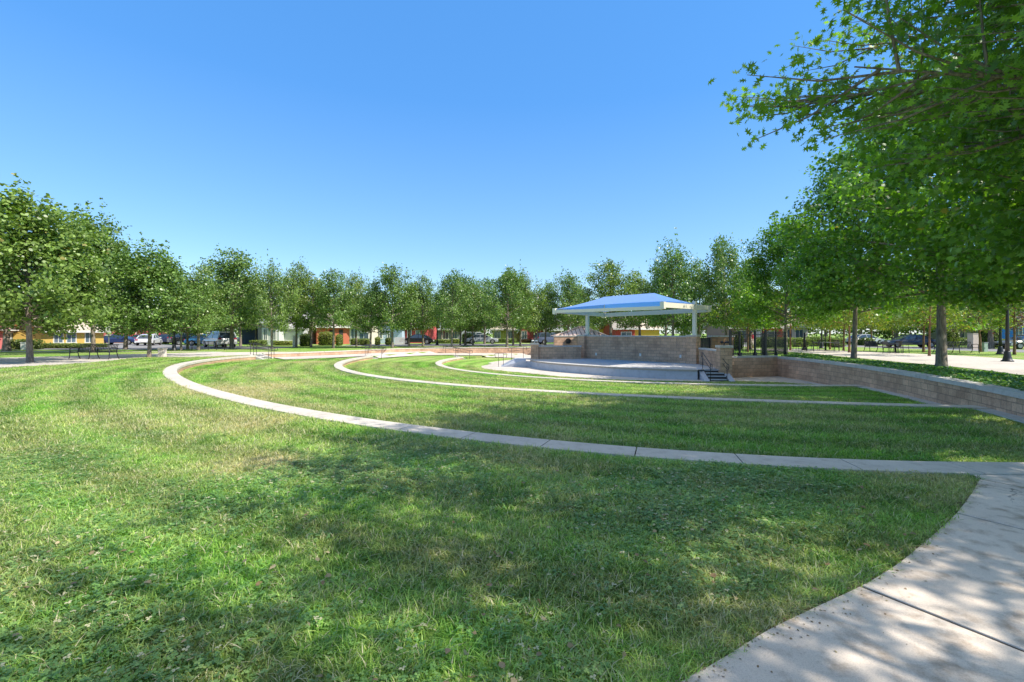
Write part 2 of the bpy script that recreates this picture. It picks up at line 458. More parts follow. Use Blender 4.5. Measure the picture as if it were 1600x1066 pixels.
back_wall = resample(catmull([(-18.1,33.1),(-16.6,34.5),(-15.2,36.6),(-13.8,38.6),(-11.6,42.6),(-9.6,44.8),(-6.5,46.4),(-2,47.4),(2,47.7),(6.5,47.6)]), .6)
right_wall = resample(catmull([(15.0,25.7),(14.95,23.0),(14.35,19.3),(13.1,14.9),(11.2,10.1),(9.9,7.6),(8.7,5.5)]), .6)
bayA, bayB = Vector((11.45, 24.75, 0)), Vector((15.0, 25.7, 0))

# stage outline
ZS = -.35
SL = Vector((5.45, 34.7, 0)); SR = Vector((11.35, 28.5, 0))       # ends of the stage back wall
front_px = [(829,574.4),(843,577.7),(870,581.3),(915,585.2),(960,588.6),(1010,591.5),(1050,593.2),(1090,594.3)]
front = [at(a, b, ZD) for a, b in front_px]
front_c = resample(catmull([(p.x, p.y) for p in front]), .4)

# ground with a bowl-shaped hole
A0, A1 = ARC['A'][1], ARC['A'][2]
th_end = A1 + .0
# extend A to the right wall
arcA = []
t = A0
pts_a = [arc_pt('A', a) for a in np.linspace(A0, A1, 70)]
# smooth extension to right following tangent
tan_ = (pts_a[-1]-pts_a[-2]).normalized()
ext = []
p = pts_a[-1].copy(); ang = math.atan2(tan_.y, tan_.x)
for i in range(8):
    ang += .02; p = p + Vector((math.cos(ang), math.sin(ang), 0))*.42; ext.append(p.copy())
pts_a += ext
right_wall[-1] = pts_a[-1] + Vector((-.1, .05, 0)); right_wall[-2] = (right_wall[-3]+right_wall[-1])/2
hole = [p.copy() for p in offset(pts_a, .06)]
hole += [Vector(p) for p in reversed(offset(right_wall, .12))]
hole += [bayB + Vector((.15,.2,0)), bayA + Vector((0.3, .25, 0)), Vector((12.0, 28.6, 0)), Vector((6.2, 35.4, 0)), Vector((8.0, 42, 0)), Vector((7.2, 47.8, 0))]
hole += [Vector(p) for p in reversed(offset(back_wall, .2))]
hole = [(p.x, p.y) for p in hole]
def in_poly(x, y, poly):
    c = False; j = len(poly)-1
    for i in range(len(poly)):
        xi, yi = poly[i]; xj, yj = poly[j]
        if (yi > y) != (yj > y) and x < (xj-xi)*(y-yi)/(yj-yi)+xi: c = not c
        j = i
    return c
def build_ground():
    S = 1500
    outer = [(-S,-S),(S,-S),(S,S),(-S,S)]
    vs = [Vector(p) for p in outer] + [Vector(p) for p in hole]
    ed = [(i, (i+1) % 4) for i in range(4)] + [(4+i, 4+(i+1) % len(hole)) for i in range(len(hole))]
    v, e, f, *_ = geometry.delaunay_2d_cdt(vs, ed, [], 1, 1e-4)
    mb = MB(); mb.v = [(p.x, p.y, 0.0) for p in v]
    for t_ in f:
        cx = sum(v[i].x for i in t_)/3; cy = sum(v[i].y for i in t_)/3
        if not in_poly(cx, cy, hole):
            a, b, c = [v[i] for i in t_]
            if (b-a).cross(c-a) < 0: t_ = t_[::-1]
            mb.f.append(tuple(t_)); mb.uv += [(0,0)]*3
    return tag(mb.build('ground', M['lawn']), kind='structure')
build_ground()

def strip(name, fo, fi, zo, zi, mat, nth=150, nr=4, t0=TH0, t1=TH1):
    mb = MB(); ths = np.linspace(t0, t1, nth)
    for i, th in enumerate(ths):
        ro, ri = fo(th), fi(th)
        for j in range(nr+1):
            f = j/nr; r = ro+(ri-ro)*f
            mb.v.append((CX+r*math.cos(th), CY+r*math.sin(th), zo+(zi-zo)*f))
        mb.v.append((CX+(ri-.004)*math.cos(th), CY+(ri-.004)*math.sin(th), zi-.32))
    for i in range(nth-1):
        for j in range(nr+1):
            a = i*(nr+2)+j; mb.f.append((a, a+nr+2, a+nr+3, a+1)); mb.uv += [(0,0)]*4
    return tag(mb.build(name, mat, weld=False), kind='structure')
strip('terrace_lawn', lambda t: rad('A', t)-.2, lambda t: rad('B', t)-.15, -.26, ZB-.0, M['lawn'])
strip('terrace_lawn', lambda t: rad('B', t)-.2, lambda t: rad('C', t)-.15, -.50, ZC-.0, M['lawn'])
strip('terrace_lawn', lambda t: rad('C', t)-.2, lambda t: rad('C', t)-3.7, -.74, ZD, M['lawn'])
strip('terrace_lawn', lambda t: rad('C', t)-3.7, lambda t: .5, ZD, ZD, M['lawn'], t0=0, t1=6.2831)

def ribbon(mb, pts, w0, w1, z, z2=None):
    """flat strip between two offsets of a line"""
    a = offset(pts, w0); b = offset(pts, w1)
    for i in range(len(pts)-1):
        mb.quad((a[i].x,a[i].y,z),(a[i+1].x,a[i+1].y,z),(b[i+1].x,b[i+1].y,z),(b[i].x,b[i].y,z))

def curved_wall(root_name, pts, w_out, w_in, ztop, zbot, label, cat, group=None, cap=.10, over=.03, seg=1.22, face_mat=None, cap_mat=None, zb_fn=None):
    """block wall following pts with a jointed coping; w_out/w_in are offsets of the two faces (to the left of travel is +)"""
    root = empty(root_name, (pts[0].x, pts[0].y, ztop), label, cat, group)
    fine = resample(pts, .3)
    mb = MB(); a = offset(fine, w_out-over*.0); b = offset(fine, w_in)
    u = 0
    for i in range(len(fine)-1):
        l = (fine[i+1]-fine[i]).length
        zb0 = zb_fn(b[i].x, b[i].y) if zb_fn else zbot; zb1 = zb_fn(b[i+1].x, b[i+1].y) if zb_fn else zbot
        for q, s in ((a, 1), (b, -1)):
            P0, P1 = (q[i], q[i+1]) if s == 1 else (q[i+1], q[i])
            u0, u1 = (u, u+l) if s == 1 else (u+l, u)
            zz0, zz1 = (zb0, zb1) if s == 1 else (zb1, zb0)
            mb.quad((P0.x,P0.y,zz0),(P1.x,P1.y,zz1),(P1.x,P1.y,ztop-cap),(P0.x,P0.y,ztop-cap), [(u0,zz0),(u1,zz1),(u1,ztop-cap),(u0,ztop-cap)])
        u += l
    for i in (0, len(fine)-1):
        mb.quad((a[i].x,a[i].y,zbot),(b[i].x,b[i].y,zbot),(b[i].x,b[i].y,ztop-cap),(a[i].x,a[i].y,ztop-cap), [(0,zbot),(.4,zbot),(.4,ztop-cap),(0,ztop-cap)])
    mb.build('block_face', face_mat or M['block'], root)
    # coping stones with open joints
    mb = MB(); total = sum((fine[i+1]-fine[i]).length for i in range(len(fine)-1)); n = max(1, round(total/seg))
    long = resample(pts, total/n)
    sub = 4
    dense = resample(pts, total/(n*sub))
    ao = offset(dense, w_out - over if w_out < w_in else w_out + over); bo = offset(dense, w_in + over if w_out < w_in else w_in - over)
    for k in range(n):
        i0 = k*sub; i1 = min((k+1)*sub, len(dense)-1)
        g = .008
        for i in range(i0, i1):
            p0, p1 = dense[i], dense[i+1]; t_ = (p1-p0).normalized()
            s0 = t_*g if i == i0 else Vector(); s1 = -t_*g if i == i1-1 else Vector()
            q = [ao[i]+s0, ao[i+1]+s1, bo[i+1]+s1, bo[i]+s0]
            if (q[1]-q[0]).cross(q[3]-q[0]).z < 0: q = [q[3], q[2], q[1], q[0]]
            dz = .0
            mb.hexa([(v.x,v.y,ztop-cap) for v in q]+[(v.x,v.y,ztop+dz) for v in q])
    mb.build('coping', cap_mat or M['coping'], root)
    mb = MB(); ai = offset(dense, w_out*.9+w_in*.1); bi = offset(dense, w_out*.1+w_in*.9)
    for i in range(len(dense)-1):
        q = [ai[i], ai[i+1], bi[i+1], bi[i]]
        mb.quad(*[(v.x,v.y,ztop-.02) for v in q])
    mb.build('joint', M['gap'], root)
    recentre(root); return root

# seating walls: travel from left end to right end, inside of the bowl lies to the left (+)
ptsA = pts_a
thB = np.linspace(ARC['B'][1], ARC['B'][2], 60); ptsB = [arc_pt('B', a) for a in thB]
thC = np.linspace(ARC['C'][1], ARC['C'][2]+.02, 60); ptsC = [arc_pt('C', a) for a in thC]
curved_wall('seat_wall', resample(ptsA, .4), 0, .40, .025, -.34, 'longest outermost curved seating wall with pale coping, nearest the viewer', 'seating wall', 'curved seating walls', over=.03)
curved_wall('seat_wall', resample(ptsB, .4), 0, .38, ZB+.05, -.60, 'middle of the three curved seating walls, between the longest one and the short inner one', 'seating wall', 'curved seating walls')
curved_wall('seat_wall', resample(ptsC, .4), 0, .36, ZC+.05, -.84, 'short innermost curved seating wall closest to the stage', 'seating wall', 'curved seating walls')

# retaining walls
curved_wall('retaining_wall', back_wall, .3, 0, .10, -1.0, 'long tan block retaining wall curving behind the lawn terraces left of the stage', 'retaining wall', cap=.08, seg=1.6)
curved_wall('retaining_wall', right_wall, .36, 0, .245, -1.1, 'stained block retaining wall running from the fence corner to the right edge', 'retaining wall', cap=.12, seg=2.4, cap_mat=M['cheek'])
curved_wall('retaining_wall', resample([bayA, bayB], .5), .3, 0, .30, -1.0, 'short block wall under the black picket fence right of the stage steps', 'retaining wall', cap=.10, seg=1.6, cap_mat=M['cheek'])

# concrete walks inside the bowl
def walk(a, b, w, z, name='walkway'):
    seg = back_wall[a:b+1]
    mb = MB(); rows = [offset(seg, .02 - (w+.02)*j/4) for j in range(5)]
    for i in range(len(seg)-1):
        for j in range(4):
            q = [rows[j][i], rows[j][i+1], rows[j+1][i+1], rows[j+1][i]]
            zz = [tier_z(p.x, p.y) for p in q]
            mb.quad(*[(p.x, p.y, k+.055) for p, k in zip(q, zz)])
    return tag(mb.build(name, M['plaza']), kind='structure')
def bidx(x):    # index of the back wall at a given x
    return min(range(len(back_wall)), key=lambda i: abs(back_wall[i].x-x))
iA, iB, iC = 1, bidx(-12.6), bidx(-6.3)
walk(iA, iB, 3.3, -.275); walk(iB, iC, 3.3, -.55); walk(iC, len(back_wall)-1, 4.0, ZD+.012)

def steps(name, base, direction, width, n, rise, run, ztop, label, cheek_w=.28, mat=None):
    """flight going down along direction from base (top edge centre)"""
    d = Vector((direction[0], direction[1], 0)).normalized(); s = Vector((d.y, -d.x, 0))
    root = empty(name, (base[0], base[1], ztop), label, 'steps')
    for k in range(n):
        mb = MB(); z1 = ztop - rise*k - .004
        a = Vector((base[0], base[1], 0)) + d*run*k; b = a + d*run
        q = [a - s*width/2, b - s*width/2, b + s*width/2, a + s*width/2]
        if (q[1]-q[0]).cross(q[3]-q[0]).z < 0: q = q[::-1]
        mb.hexa([(v.x,v.y,ztop-rise*n-.1) for v in q]+[(v.x,v.y,z1) for v in q])
        mb.build('tread', mat or M['cheek'], root, bevel=.008)
        mb = MB()
        a2 = b - d*.06; q = [a2 - s*(width/2-.02), b + d*.004 - s*(width/2-.02), b + d*.004 + s*(width/2-.02), a2 + s*(width/2-.02)]
        if (q[1]-q[0]).cross(q[3]-q[0]).z < 0: q = q[::-1]
        mb.hexa([(v.x,v.y,z1-.055) for v in q]+[(v.x,v.y,z1+.003) for v in q])
        mb.build('nosing', M['stage_shade'] if mat else M['grey_metal'], root)
    for sg in (-1, 1):
        mb = MB()
        a = Vector((base[0], base[1], 0)) + s*sg*(width/2+cheek_w/2+.002) - d*.05; b = a + d*(run*n+.25)
        h = s*cheek_w/2; zb = ztop-rise*n-.1
        q = [a-h, b-h, b+h, a+h]; zt = [ztop+.06, ztop-rise*n+.05, ztop-rise*n+.05, ztop+.06]
        if (q[1]-q[0]).cross(q[3]-q[0]).z < 0: q = q[::-1]; zt = zt[::-1]
        mb.hexa([(v.x,v.y,zb) for v in q]+[(v.x,v.y,z_) for v, z_ in zip(q, zt)])
        mb.build('cheek_wall', M['stage_shade'] if mat else M['cheek'], root, bevel=.01)
    recentre(root); return root, d, s

def handrail(base, direction, off, length, ztop, drop, label, group, h=.86, mat=None, mid=True, r=.017):
    d = Vector((direction[0], direction[1], 0)).normalized(); s = Vector((d.y, -d.x, 0))
    a = Vector((base[0], base[1], 0)) + s*off - d*.15; b = a + d*length
    mt = mat or M['black']
    root = empty('handrail', (a.x, a.y, ztop), label, 'handrail', group)
    z0, z1 = ztop, ztop-drop
    A_ = Vector((a.x, a.y, z0)); B_ = Vector((b.x, b.y, z1)); up = Vector((0,0,h))
    mb = MB(); mb.tube([A_, A_+up], r, 8); mb.build('post', mt, root, True)
    mb = MB(); mb.tube([B_-Vector((0,0,.03)), B_+up], r, 8); mb.build('post', mt, root, True)
    mb = MB()
    mb.tube([A_+up*.72-d*.18, A_+up*.70-d*.22, A_+up*.95-d*.26, A_+up-d*.22, A_+up, B_+up, B_+up+d*.22, B_+up*.95+d*.27, B_+up*.72+d*.24, B_+up*.70+d*.05], r, 8)
    mb.build('top_rail', mt, root, True)
    if mid:
        mb = MB(); mb.tube([A_+up*.70, B_+up*.70], r*.8, 8); mb.build('lower_rail', mt, root, True)
    recentre(root); return root

# steps at the left ends of the seating walls
G_RAIL = 'handrails of the lawn steps'
for (k, idx, z0, lab, labr) in (('A', 0, 0.0, 'low concrete steps with grey cheek at the far left end of the longest seating wall', 'steps at the far left end of the outer wall'),
                          ('B', iB, -.28, 'low concrete steps with grey cheek at the end of the middle seating wall', 'steps at the end of the middle wall'),
                          ('C', iC, -.56, 'low concrete steps with grey cheek at the end of the innermost seating wall', 'steps at the end of the inner wall')):
    e = {'A': ptsA[0], 'B': ptsB[0], 'C': ptsC[0]}[k]
    w = back_wall[idx]
    mid_ = (e + w)/2; across = (w - e); wd = across.length
    dr = Vector((across.y, -across.x, 0)).normalized()
    inward = Vector((CX-mid_.x, CY-mid_.y, 0))
    if dr.dot(inward) < 0: dr = -dr
    base = mid_ - dr*.1
    width = max(1.0, wd-.65)
    r_, d_, s_ = steps('steps', (base.x, base.y), (dr.x, dr.y), width, 2, .14, .34, z0+.012, lab, .3)
    for j, sg in enumerate((-1, 0, 1)):
        if k == 'C' and sg == 0: continue
        nm = {-1: 'near', 0: 'middle', 1: 'far'}[sg * (1 if s_.y > 0 else -1)]
        handrail((base.x, base.y), (dr.x, dr.y), sg*(width/2-.12), 1.25, z0, .30, '%s black handrail of the lawn %s' % (nm, labr), G_RAIL)

# ------------------------------------------------------------------ stage
def V2(p): return (p.x, p.y)
left_end = at(780, 573.6, ZD)
root = empty('stage', (7, 30, ZD), 'raised curved concrete stage with front coloured blue grey for shade under the canopy', 'stage')
outline = [V2(p) for p in front_c] + [(11.2, 24.6), (12.4, 28.8), (6.4, 36.2), (1.0, 36.4), (1.0, 33.0)]
mb = MB(); 
# deck and front face kept apart
for i in range(len(front_c)-1):
    a, b = front_c[i], front_c[i+1]
    mb.quad((a.x,a.y,ZD-.1),(b.x,b.y,ZD-.1),(b.x,b.y,ZS-.09),(a.x,a.y,ZS-.09))
mb.quad((left_end.x,left_end.y,ZD-.1),(front_c[0].x,front_c[0].y,ZD-.1),(front_c[0].x,front_c[0].y,ZS-.09),(left_end.x+1.1,left_end.y,ZS-.09))
mb.build('front_face', M['stage_shade'], root)
mb = MB(); inner = offset(front_c, .0); o2 = offset(front_c, -.03)
oc = [V2(p) for p in o2]+[(11.2, 24.6), (12.4, 28.8), (6.4, 36.2), (1.0, 36.4), (1.0, 33.0)]
v_, e_, f_, *_ = geometry.delaunay_2d_cdt([Vector(p) for p in oc], [(i, (i+1) % len(oc)) for i in range(len(oc))], [], 1, 1e-4)
for t_ in f_:
    cx = sum(v_[i].x for i in t_)/3; cy = sum(v_[i].y for i in t_)/3
    if in_poly(cx, cy, oc):
        a, b, c = [v_[i] for i in t_]
        if (b-a).cross(c-a) < 0: t_ = t_[::-1]
        n0 = len(mb.v); mb.v += [(v_[i].x, v_[i].y, ZS) for i in t_]; mb.f.append((n0, n0+1, n0+2)); mb.uv += [(0,0)]*3
mb.build('deck', M['stage'], root)
mb = MB()
for i in range(len(o2)-1):
    a, b, a2, b2 = o2[i], o2[i+1], inner[i]+Vector((0,.02,0)), inner[i+1]+Vector((0,.02,0))
    mb.quad((a.x,a.y,ZS-.09),(b.x,b.y,ZS-.09),(b.x,b.y,ZS),(a.x,a.y,ZS))
    mb.quad((a2.x,a2.y,ZS-.09),(b2.x,b2.y,ZS-.09),(b.x,b.y,ZS-.09),(a.x,a.y,ZS-.09))
mb.build('deck_edge', plain('edge_tile', (.38,.33,.28), .8, .15, 6), root)
recentre(root)

# ramp wing at the left end of the stage
root = empty('ramp', (0, 33, ZD), 'sloping concrete ramp rising to the left end of the stage', 'ramp')
mb = MB()
x0, x1, x2, y0, y1 = left_end.x, left_end.x+1.15, 1.0, 33.05, 35.2
mb.v = [(x0,y0,ZD-.05),(x2,front_c[0].y+.01,ZD-.05),(x2,front_c[0].y+.01,ZS),(x1,y0,ZS),(x0,y1,ZD-.05),(x2,y1,ZD-.05),(x2,y1,ZS),(x1,y1,ZS)]
mb.f = [(0,1,2,3),(7,6,5,4),(3,2,6,7),(0,3,7,4)]; mb.uv = [(0,0)]*16
mb.build('ramp_body', M['stage_shade'], root); recentre(root)
GR2 = 'handrails around the stage'
handrail((x0+.15, 33.15), (-1, 0.02), 0, .35, ZD, 0, 'short brown handrail at the foot of the stage ramp', GR2, 1.0, M['bronze'])
handrail((x1+.5, 34.9), (-1, 0), 0, .9, ZS, .1, 'brown handrail at the head of the ramp beside the square pillar', GR2, .9, M['bronze'])

# apron paving
ap = [at(740,575,ZD)] + [at(a,b,ZD) for a, b in ((780,579.5),(820,583.4),(865,588),(915,591.5),(960,593.8),(1010,595.2),(1105,597),(1150,596.5),(1215,598),(1270,602.5))]
apc = catmull([(p.x, p.y) for p in ap])
back_pts = [(15.1,24.0),(15.1,25.6),(11.0,28),(6,36),(1,46),(-4,45.8),(-3.0,40.5),(-1.6,36.2)]
oc = [V2(p) for p in apc] + back_pts
def flat_poly(oc, z, name, mat, kind='structure', parent=None):
    v_, e_, f_, *_ = geometry.delaunay_2d_cdt([Vector(p) for p in oc], [(i, (i+1) % len(oc)) for i in range(len(oc))], [], 1, 1e-4)
    mb = MB()
    for t_ in f_:
        cx = sum(v_[i].x for i in t_)/3; cy = sum(v_[i].y for i in t_)/3
        if in_poly(cx, cy, oc):
            a, b, c = [v_[i] for i in t_]
            if (b-a).cross(c-a) < 0: t_ = t_[::-1]
            n0 = len(mb.v); mb.v += [(v_[i].x, v_[i].y, z) for i in t_]; mb.f.append((n0, n0+1, n0+2)); mb.uv += [(0,0)]*3
    o = mb.build(name, mat, parent)
    if kind: o['kind'] = kind
    return o
flat_poly(oc, ZD+.02, 'apron_paving', M['plaza'])
# drain strip at the foot of the right wall
mb = MB(); rw = right_wall
for i in range(len(rw)-1):
    a0, a1 = rw[i], rw[i+1]
    t_ = (a1-a0).normalized(); n_ = Vector((-t_.y, t_.x, 0))
    w = .34
    b0, b1 = a0-n_*w, a1-n_*w
    z0, z1 = tier_z(b0.x, b0.y)+.025, tier_z(b1.x, b1.y)+.025
    if abs(z0-z1) > .12: z0 = z1 = max(z0, z1)
    mb.quad((a0.x,a0.y,z0),(a1.x,a1.y,z1),(b1.x,b1.y,z1),(b0.x,b0.y,z0))
    mb.quad((b0.x,b0.y,z0),(b1.x,b1.y,z1),(b1.x,b1.y,z1-.3),(b0.x,b0.y,z0-.3))
tag(mb.build('drain_strip', M['cheek']), kind='structure')

def block_wall(name, a, b, thick, z0, z1, label, cat='wall', cap=.09, group=None, over=.03, mat=None):
    a = Vector((a[0], a[1], 0)); b = Vector((b[0], b[1], 0)); d = (b-a).normalized(); n = Vector((-d.y, d.x, 0))*thick/2
    root = empty(name, (a.x, a.y, z0), label, cat, group)
    q = [a-n, b-n, b+n, a+n]; mb = MB()
    mb.hexa([(v.x,v.y,z0) for v in q]+[(v.x,v.y,z1-cap) for v in q]); mb.build('block_face', mat or M['block'], root)
    n2 = n.normalized()*(thick/2+over); q = [a-n2-d*over, b-n2+d*over, b+n2+d*over, a+n2-d*over]; mb = MB()
    mb.hexa([(v.x,v.y,z1-cap+.002) for v in q]+[(v.x,v.y,z1) for v in q]); mb.build('coping', M['coping'] if cat != 'wall' else M['stage'], root, bevel=.01)
    recentre(root); return root
def pillar(c, w, z0, z1, label, rz=0.0, cap=.12, mat=None):
    root = empty('pillar', (c[0], c[1], z0), label, 'pillar', 'block pillars around the stage', rz)
    mb = MB(); mb.box((0,0,(z1-cap-z0)/2), (w, w, z1-cap-z0)); mb.build('shaft', mat or M['block'], root)
    mb = MB(); mb.box((0,0,z1-z0-cap/2), (w+.08, w+.08, cap)); mb.build('cap', M['coping'], root, bevel=.012)
    return root
RS = math.atan2(SR.y-SL.y, SR.x-SL.x)
u_ = (SR-SL).normalized(); w_ = Vector((-u_.y, u_.x, 0))
if w_.y < 0: w_ = -w_
a_ = SL + u_*.28; b_ = SR - u_*.25
block_wall('stage_back_wall', a_ + w_*.1, b_ + w_*.1, .3, ZS-.05, 1.40, 'tall tan block wall at the back of the stage beneath the blue canopy')
pillar((SL.x, SL.y), .62, ZS-.05, 1.44, 'tall block pillar carrying the left canopy post', RS)
pillar((SR.x+.02, SR.y), .62, ZS-.05, 1.46, 'tall block pillar carrying the right canopy post', RS)
lp = atd(835.5, 33.6)
block_wall('side_wall', (lp.x+.3, 33.75), (SL.x-.32, 34.0), .3, ZS-.1, .64, 'low block wall left of the stage between the square pillar and the tall pillar')
pillar((lp.x, 33.7), .55, ZD-.1, .84, 'short square pillar with a lamp on top at the left end of the low wall')
block_wall('side_wall', (3.35, 36.3), (6.0, 36.6), .3, -.2, 1.38, 'high block wall with a round black speaker hole behind the left low wall')
rp = atd(1131.5, 23.9)
block_wall('side_wall', (SR.x+.32, SR.y-.45), (rp.x+.06, rp.y+.33), .3, ZS-.1, .66, 'low block wall with pale top running beside the stage stairs')
pillar((rp.x, rp.y), .60, ZD-.1, .92, 'square block pillar with a lamp on top behind the stage stairs', -.1)
w1, w2 = atd(1094, 30.2), atd(1139, 30.9)
block_wall('side_wall', (w1.x+.65, w1.y), (w2.x+.1, w2.y-.3), .3, -.3, 1.40, 'high block wall tinted orange for sunlight right of the stage behind a dark gate', mat=block_mat('orange_lit_block', (.55, .30, .17), (.48, .27, .16), (.3, .2, .14)))  # orange light on this wall is put into its block colours
mb = MB(); root = empty('metal_gate', (w1.x, w1.y, 0), 'dark closed metal gate between the tall pillar and the sun tinted block wall', 'gate')
for k in range(6): mb.box((w1.x+.04+k*.1, w1.y-.05, .55), (.085, .03, 1.3))
mb.build('gate_leaf', M['bronze'], root)
mb = MB(); mb.box((w1.x+.3, w1.y-.02, 1.22), (.66, .06, .06)); mb.box((w1.x+.61, w1.y-.02, .6), (.06, .08, 1.3)); mb.build('gate_frame', M['black'], root); recentre(root)
# lamps on the two short pillars
for (c, zt, lab) in (((lp.x, 33.7), .84, 'white double spot lamp on the short pillar left of the stage'), ((rp.x, rp.y), .92, 'dark double spot lamp on the pillar by the stage stairs')):
    root = empty('spot_lamp', (c[0], c[1], zt), lab, 'lamp')
    mt = M['white'] if 'white' in lab else M['black']
    mb = MB(); mb.tube([(0,0,0),(0,0,.12)], .03, 8); mb.build('stem', mt, root)
    for sg in (-1, 1):
        mb = MB(); mb.tube([(0.0,0,.12),(sg*.12,-.05,.17),(sg*.2,-.1,.15)], [.03,.055,.07], 8); mb.build('lamp_head', mt, root, True)
# round speaker hole and outlets on the stage walls
sp = atd(888, 36.1, hz(533, 36.1))
mb = MB(); mb.tube([(0,0.02,0),(0,-.04,0)], .22, 20); tag(mb.build('wall_speaker', M['dark_void'], loc=(sp.x, 36.18, sp.z)), 'round black speaker set in the high wall left of the stage', 'speaker')
for px, py, lab in ((931.5,553.5,'small pale outlet box at the left foot of the stage back wall'),(1000.5,554.5,'small pale outlet box at the middle foot of the stage back wall'),(1063.5,557,'small pale outlet box at the right foot of the stage back wall')):
    k_ = (px-800)/F
    # intersection of the view line with the wall front
    pw = a_ + w_*(-.06); dx, dy = u_.x, u_.y
    t_ = (k_*pw.y - pw.x)/(dx - k_*dy); q = pw + u_*t_; zq = hz(py, q.y)
    mb = MB(); mb.box((0,0,0), (.13,.05,.19)); mb.box((0,-.03,.0),(.09,.03,.13)); o = mb.build('outlet_box', M['white'], loc=(q.x, q.y, zq), bevel=.01); o.rotation_euler[2] = RS
    tag(o, lab, 'outlet', 'outlet boxes on the stage wall')

# stage stairs
st_base = atd(1112, 24.35)
sdir = (-.12, -1)
steps('stage_stairs', (10.62, 24.25), sdir, .95, 4, .14, .3, ZS, 'short stairs with white edged treads and sloping sides at the right of the stage', .26, M['bronze'])
handrail((10.62, 24.25), sdir, .40, 1.35, ZS, .52, 'right black handrail of the stage stairs beside the block pillar', GR2, .86)
handrail((10.62, 24.25), sdir, -.40, 1.35, ZS, .52, 'left black handrail of the stage stairs', GR2, .86)

# canopy
Lc, Fc, Rc = Vector((3.04,32.3,0)), Vector((8.56,25.8,0)), Vector((12.8,29.6,0)); Bc = Lc+Rc-Fc
ZB_ = 3.17
root = empty('stage_canopy', ((Lc.x+Rc.x)/2, (Lc.y+Rc.y)/2, 1.4), 'blue hipped fabric canopy on two cream steel posts over the stage', 'canopy')
def zv(p, z): return Vector((p.x, p.y, z))
pl = Lc.lerp(Bc, .64); pr = Fc.lerp(Rc, .66)
for p_, zt in ((pl, 3.3), (pr, 3.54)):
    mb = MB(); mb.box((p_.x, p_.y, (1.42+zt)/2), (.21,.21,zt-1.42), RS); mb.build('post', M['cream'], root, bevel=.02)
    mb = MB(); mb.box((p_.x, p_.y, 1.455), (.42,.42,.03), RS); mb.build('base_plate', M['cream'], root)
for a, b, za, zb in ((Lc, Fc, 3.09, 3.0), (Fc, Rc, 3.17, 3.2), (Rc, Bc, ZB_-.10, ZB_-.18), (Bc, Lc, ZB_-.16, ZB_-.02)):
    mb = MB(); mb.bar(zv(a, za), zv(b, zb), .16, .20 if a is Lc else .30); mb.build('beam', M['cream'], root, bevel=.015)
for c_, z_ in ((Lc, 3.12), (Fc, 3.14), (Rc, ZB_-.02), (Bc, ZB_-.2)):
    mb = MB(); mb.box((c_.x, c_.y, z_), (.24,.24,.40), RS); mb.build('corner_bracket', M['cream'], root, bevel=.02)
r1, r2 = Vector((6.63,32.5,4.16)), Vector((9.2,29.45,4.16))
eL, eF, eR, eB = zv(Lc, 3.25), zv(Fc, 3.37), zv(Rc, ZB_+.14), zv(Bc, ZB_+.08)
def panel(mb, corners, n=8, sag=.07):
    a, b, c, d = [Vector(q) for q in corners]   # a-b eave, d-c ridge
    base = len(mb.v)
    for j in range(n+1):
        for i in range(n+1):
            s, t_ = i/n, j/n
            p_ = a.lerp(b, s).lerp(d.lerp(c, s), t_)
            p_.z -= sag*math.sin(math.pi*t_)*1.0 + .0
            if j == 0: p_.z += .07*math.sin(math.pi*s)
            mb.v.append(tuple(p_))
    for j in range(n):
        for i in range(n):
            q = base + j*(n+1)+i; mb.f.append((q, q+1, q+n+2, q+n+1)); mb.uv += [(0,0)]*4
mb = MB()
panel(mb, (eL, eF, r2, r1)); panel(mb, (eF, eR, r2, r2)); panel(mb, (eR, eB, r1, r2)); panel(mb, (eB, eL, r1, r1))
mb.build('canopy_cloth', M['fabric'], root, smooth=False)
mb = MB()
for a, b in ((eL, r1), (eF, r2), (eR, r2), (eB, r1), (r1, r2)): mb.tube([a-Vector((0,0,.05)), (a+b)/2-Vector((0,0,.13)), b-Vector((0,0,.05))], .035, 6)
mb.build('rafter', M['cream'], root)
recentre(root)

# pink ribbed roof of the small building behind the stage
dP = 46.0
def pk(px, py, d=dP): return atd(px, d, hz(py, d))
root = empty('pavilion', (pk(915, 530).x, dP+3, 0), 'small building with a pink ribbed metal hip roof behind the stage wall', 'building')
b0, b1, t0, t1 = pk(868,525.5), pk(952,526.5), pk(903,510.5), pk(922,510.5)
bk = Vector((0, 6, 0))
t0b, t1b = t0+Vector((.6,3,0)), t1+Vector((-.2,3,0))
mb = MB(); mb.quad(b0, b1, t1b, t0b); mb.quad(b1, b1+bk, t1b+Vector((0,.3,0)), t1b); mb.quad(b0+bk, b0, t0b, t0b+Vector((0,.3,0))); mb.quad(b1+bk, b0+bk, t0b, t1b)
mb.build('roof', M['pink_metal'], root)
mb = MB()
for k in range(1, 12):
    f = k/12; a = b0.lerp(b1, f)
    # rib runs up the slope to the hip line
    if a.x < t0b.x: g = (a.x-b0.x)/(t0b.x-b0.x); e = b0.lerp(t0b, g)
    elif a.x > t1b.x: g = (b1.x-a.x)/(b1.x-t1b.x); e = b1.lerp(t1b, g)
    else: e = t0b.lerp(t1b, (a.x-t0b.x)/(t1b.x-t0b.x))
    mb.bar(a+Vector((0,-.02,.03)), e+Vector((0,-.02,.02)), .04, .05)
mb.build('roof_rib', M['bronze'], root)
mb = MB()
for a, b in ((b0, t0b), (b1, t1b), (t0b, t1b)): mb.bar(a+Vector((0,-.03,.05)), b+Vector((0,-.03,.05)), .16, .10)
mb.build('hip_cap', M['pink_metal'], root)
mb = MB(); mb.box(((b0.x+b1.x)/2, dP+3.2, b0.z/2), (b1.x-b0.x-.8, 5.2, b0.z)); mb.build('wall', M['block'], root); recentre(root)

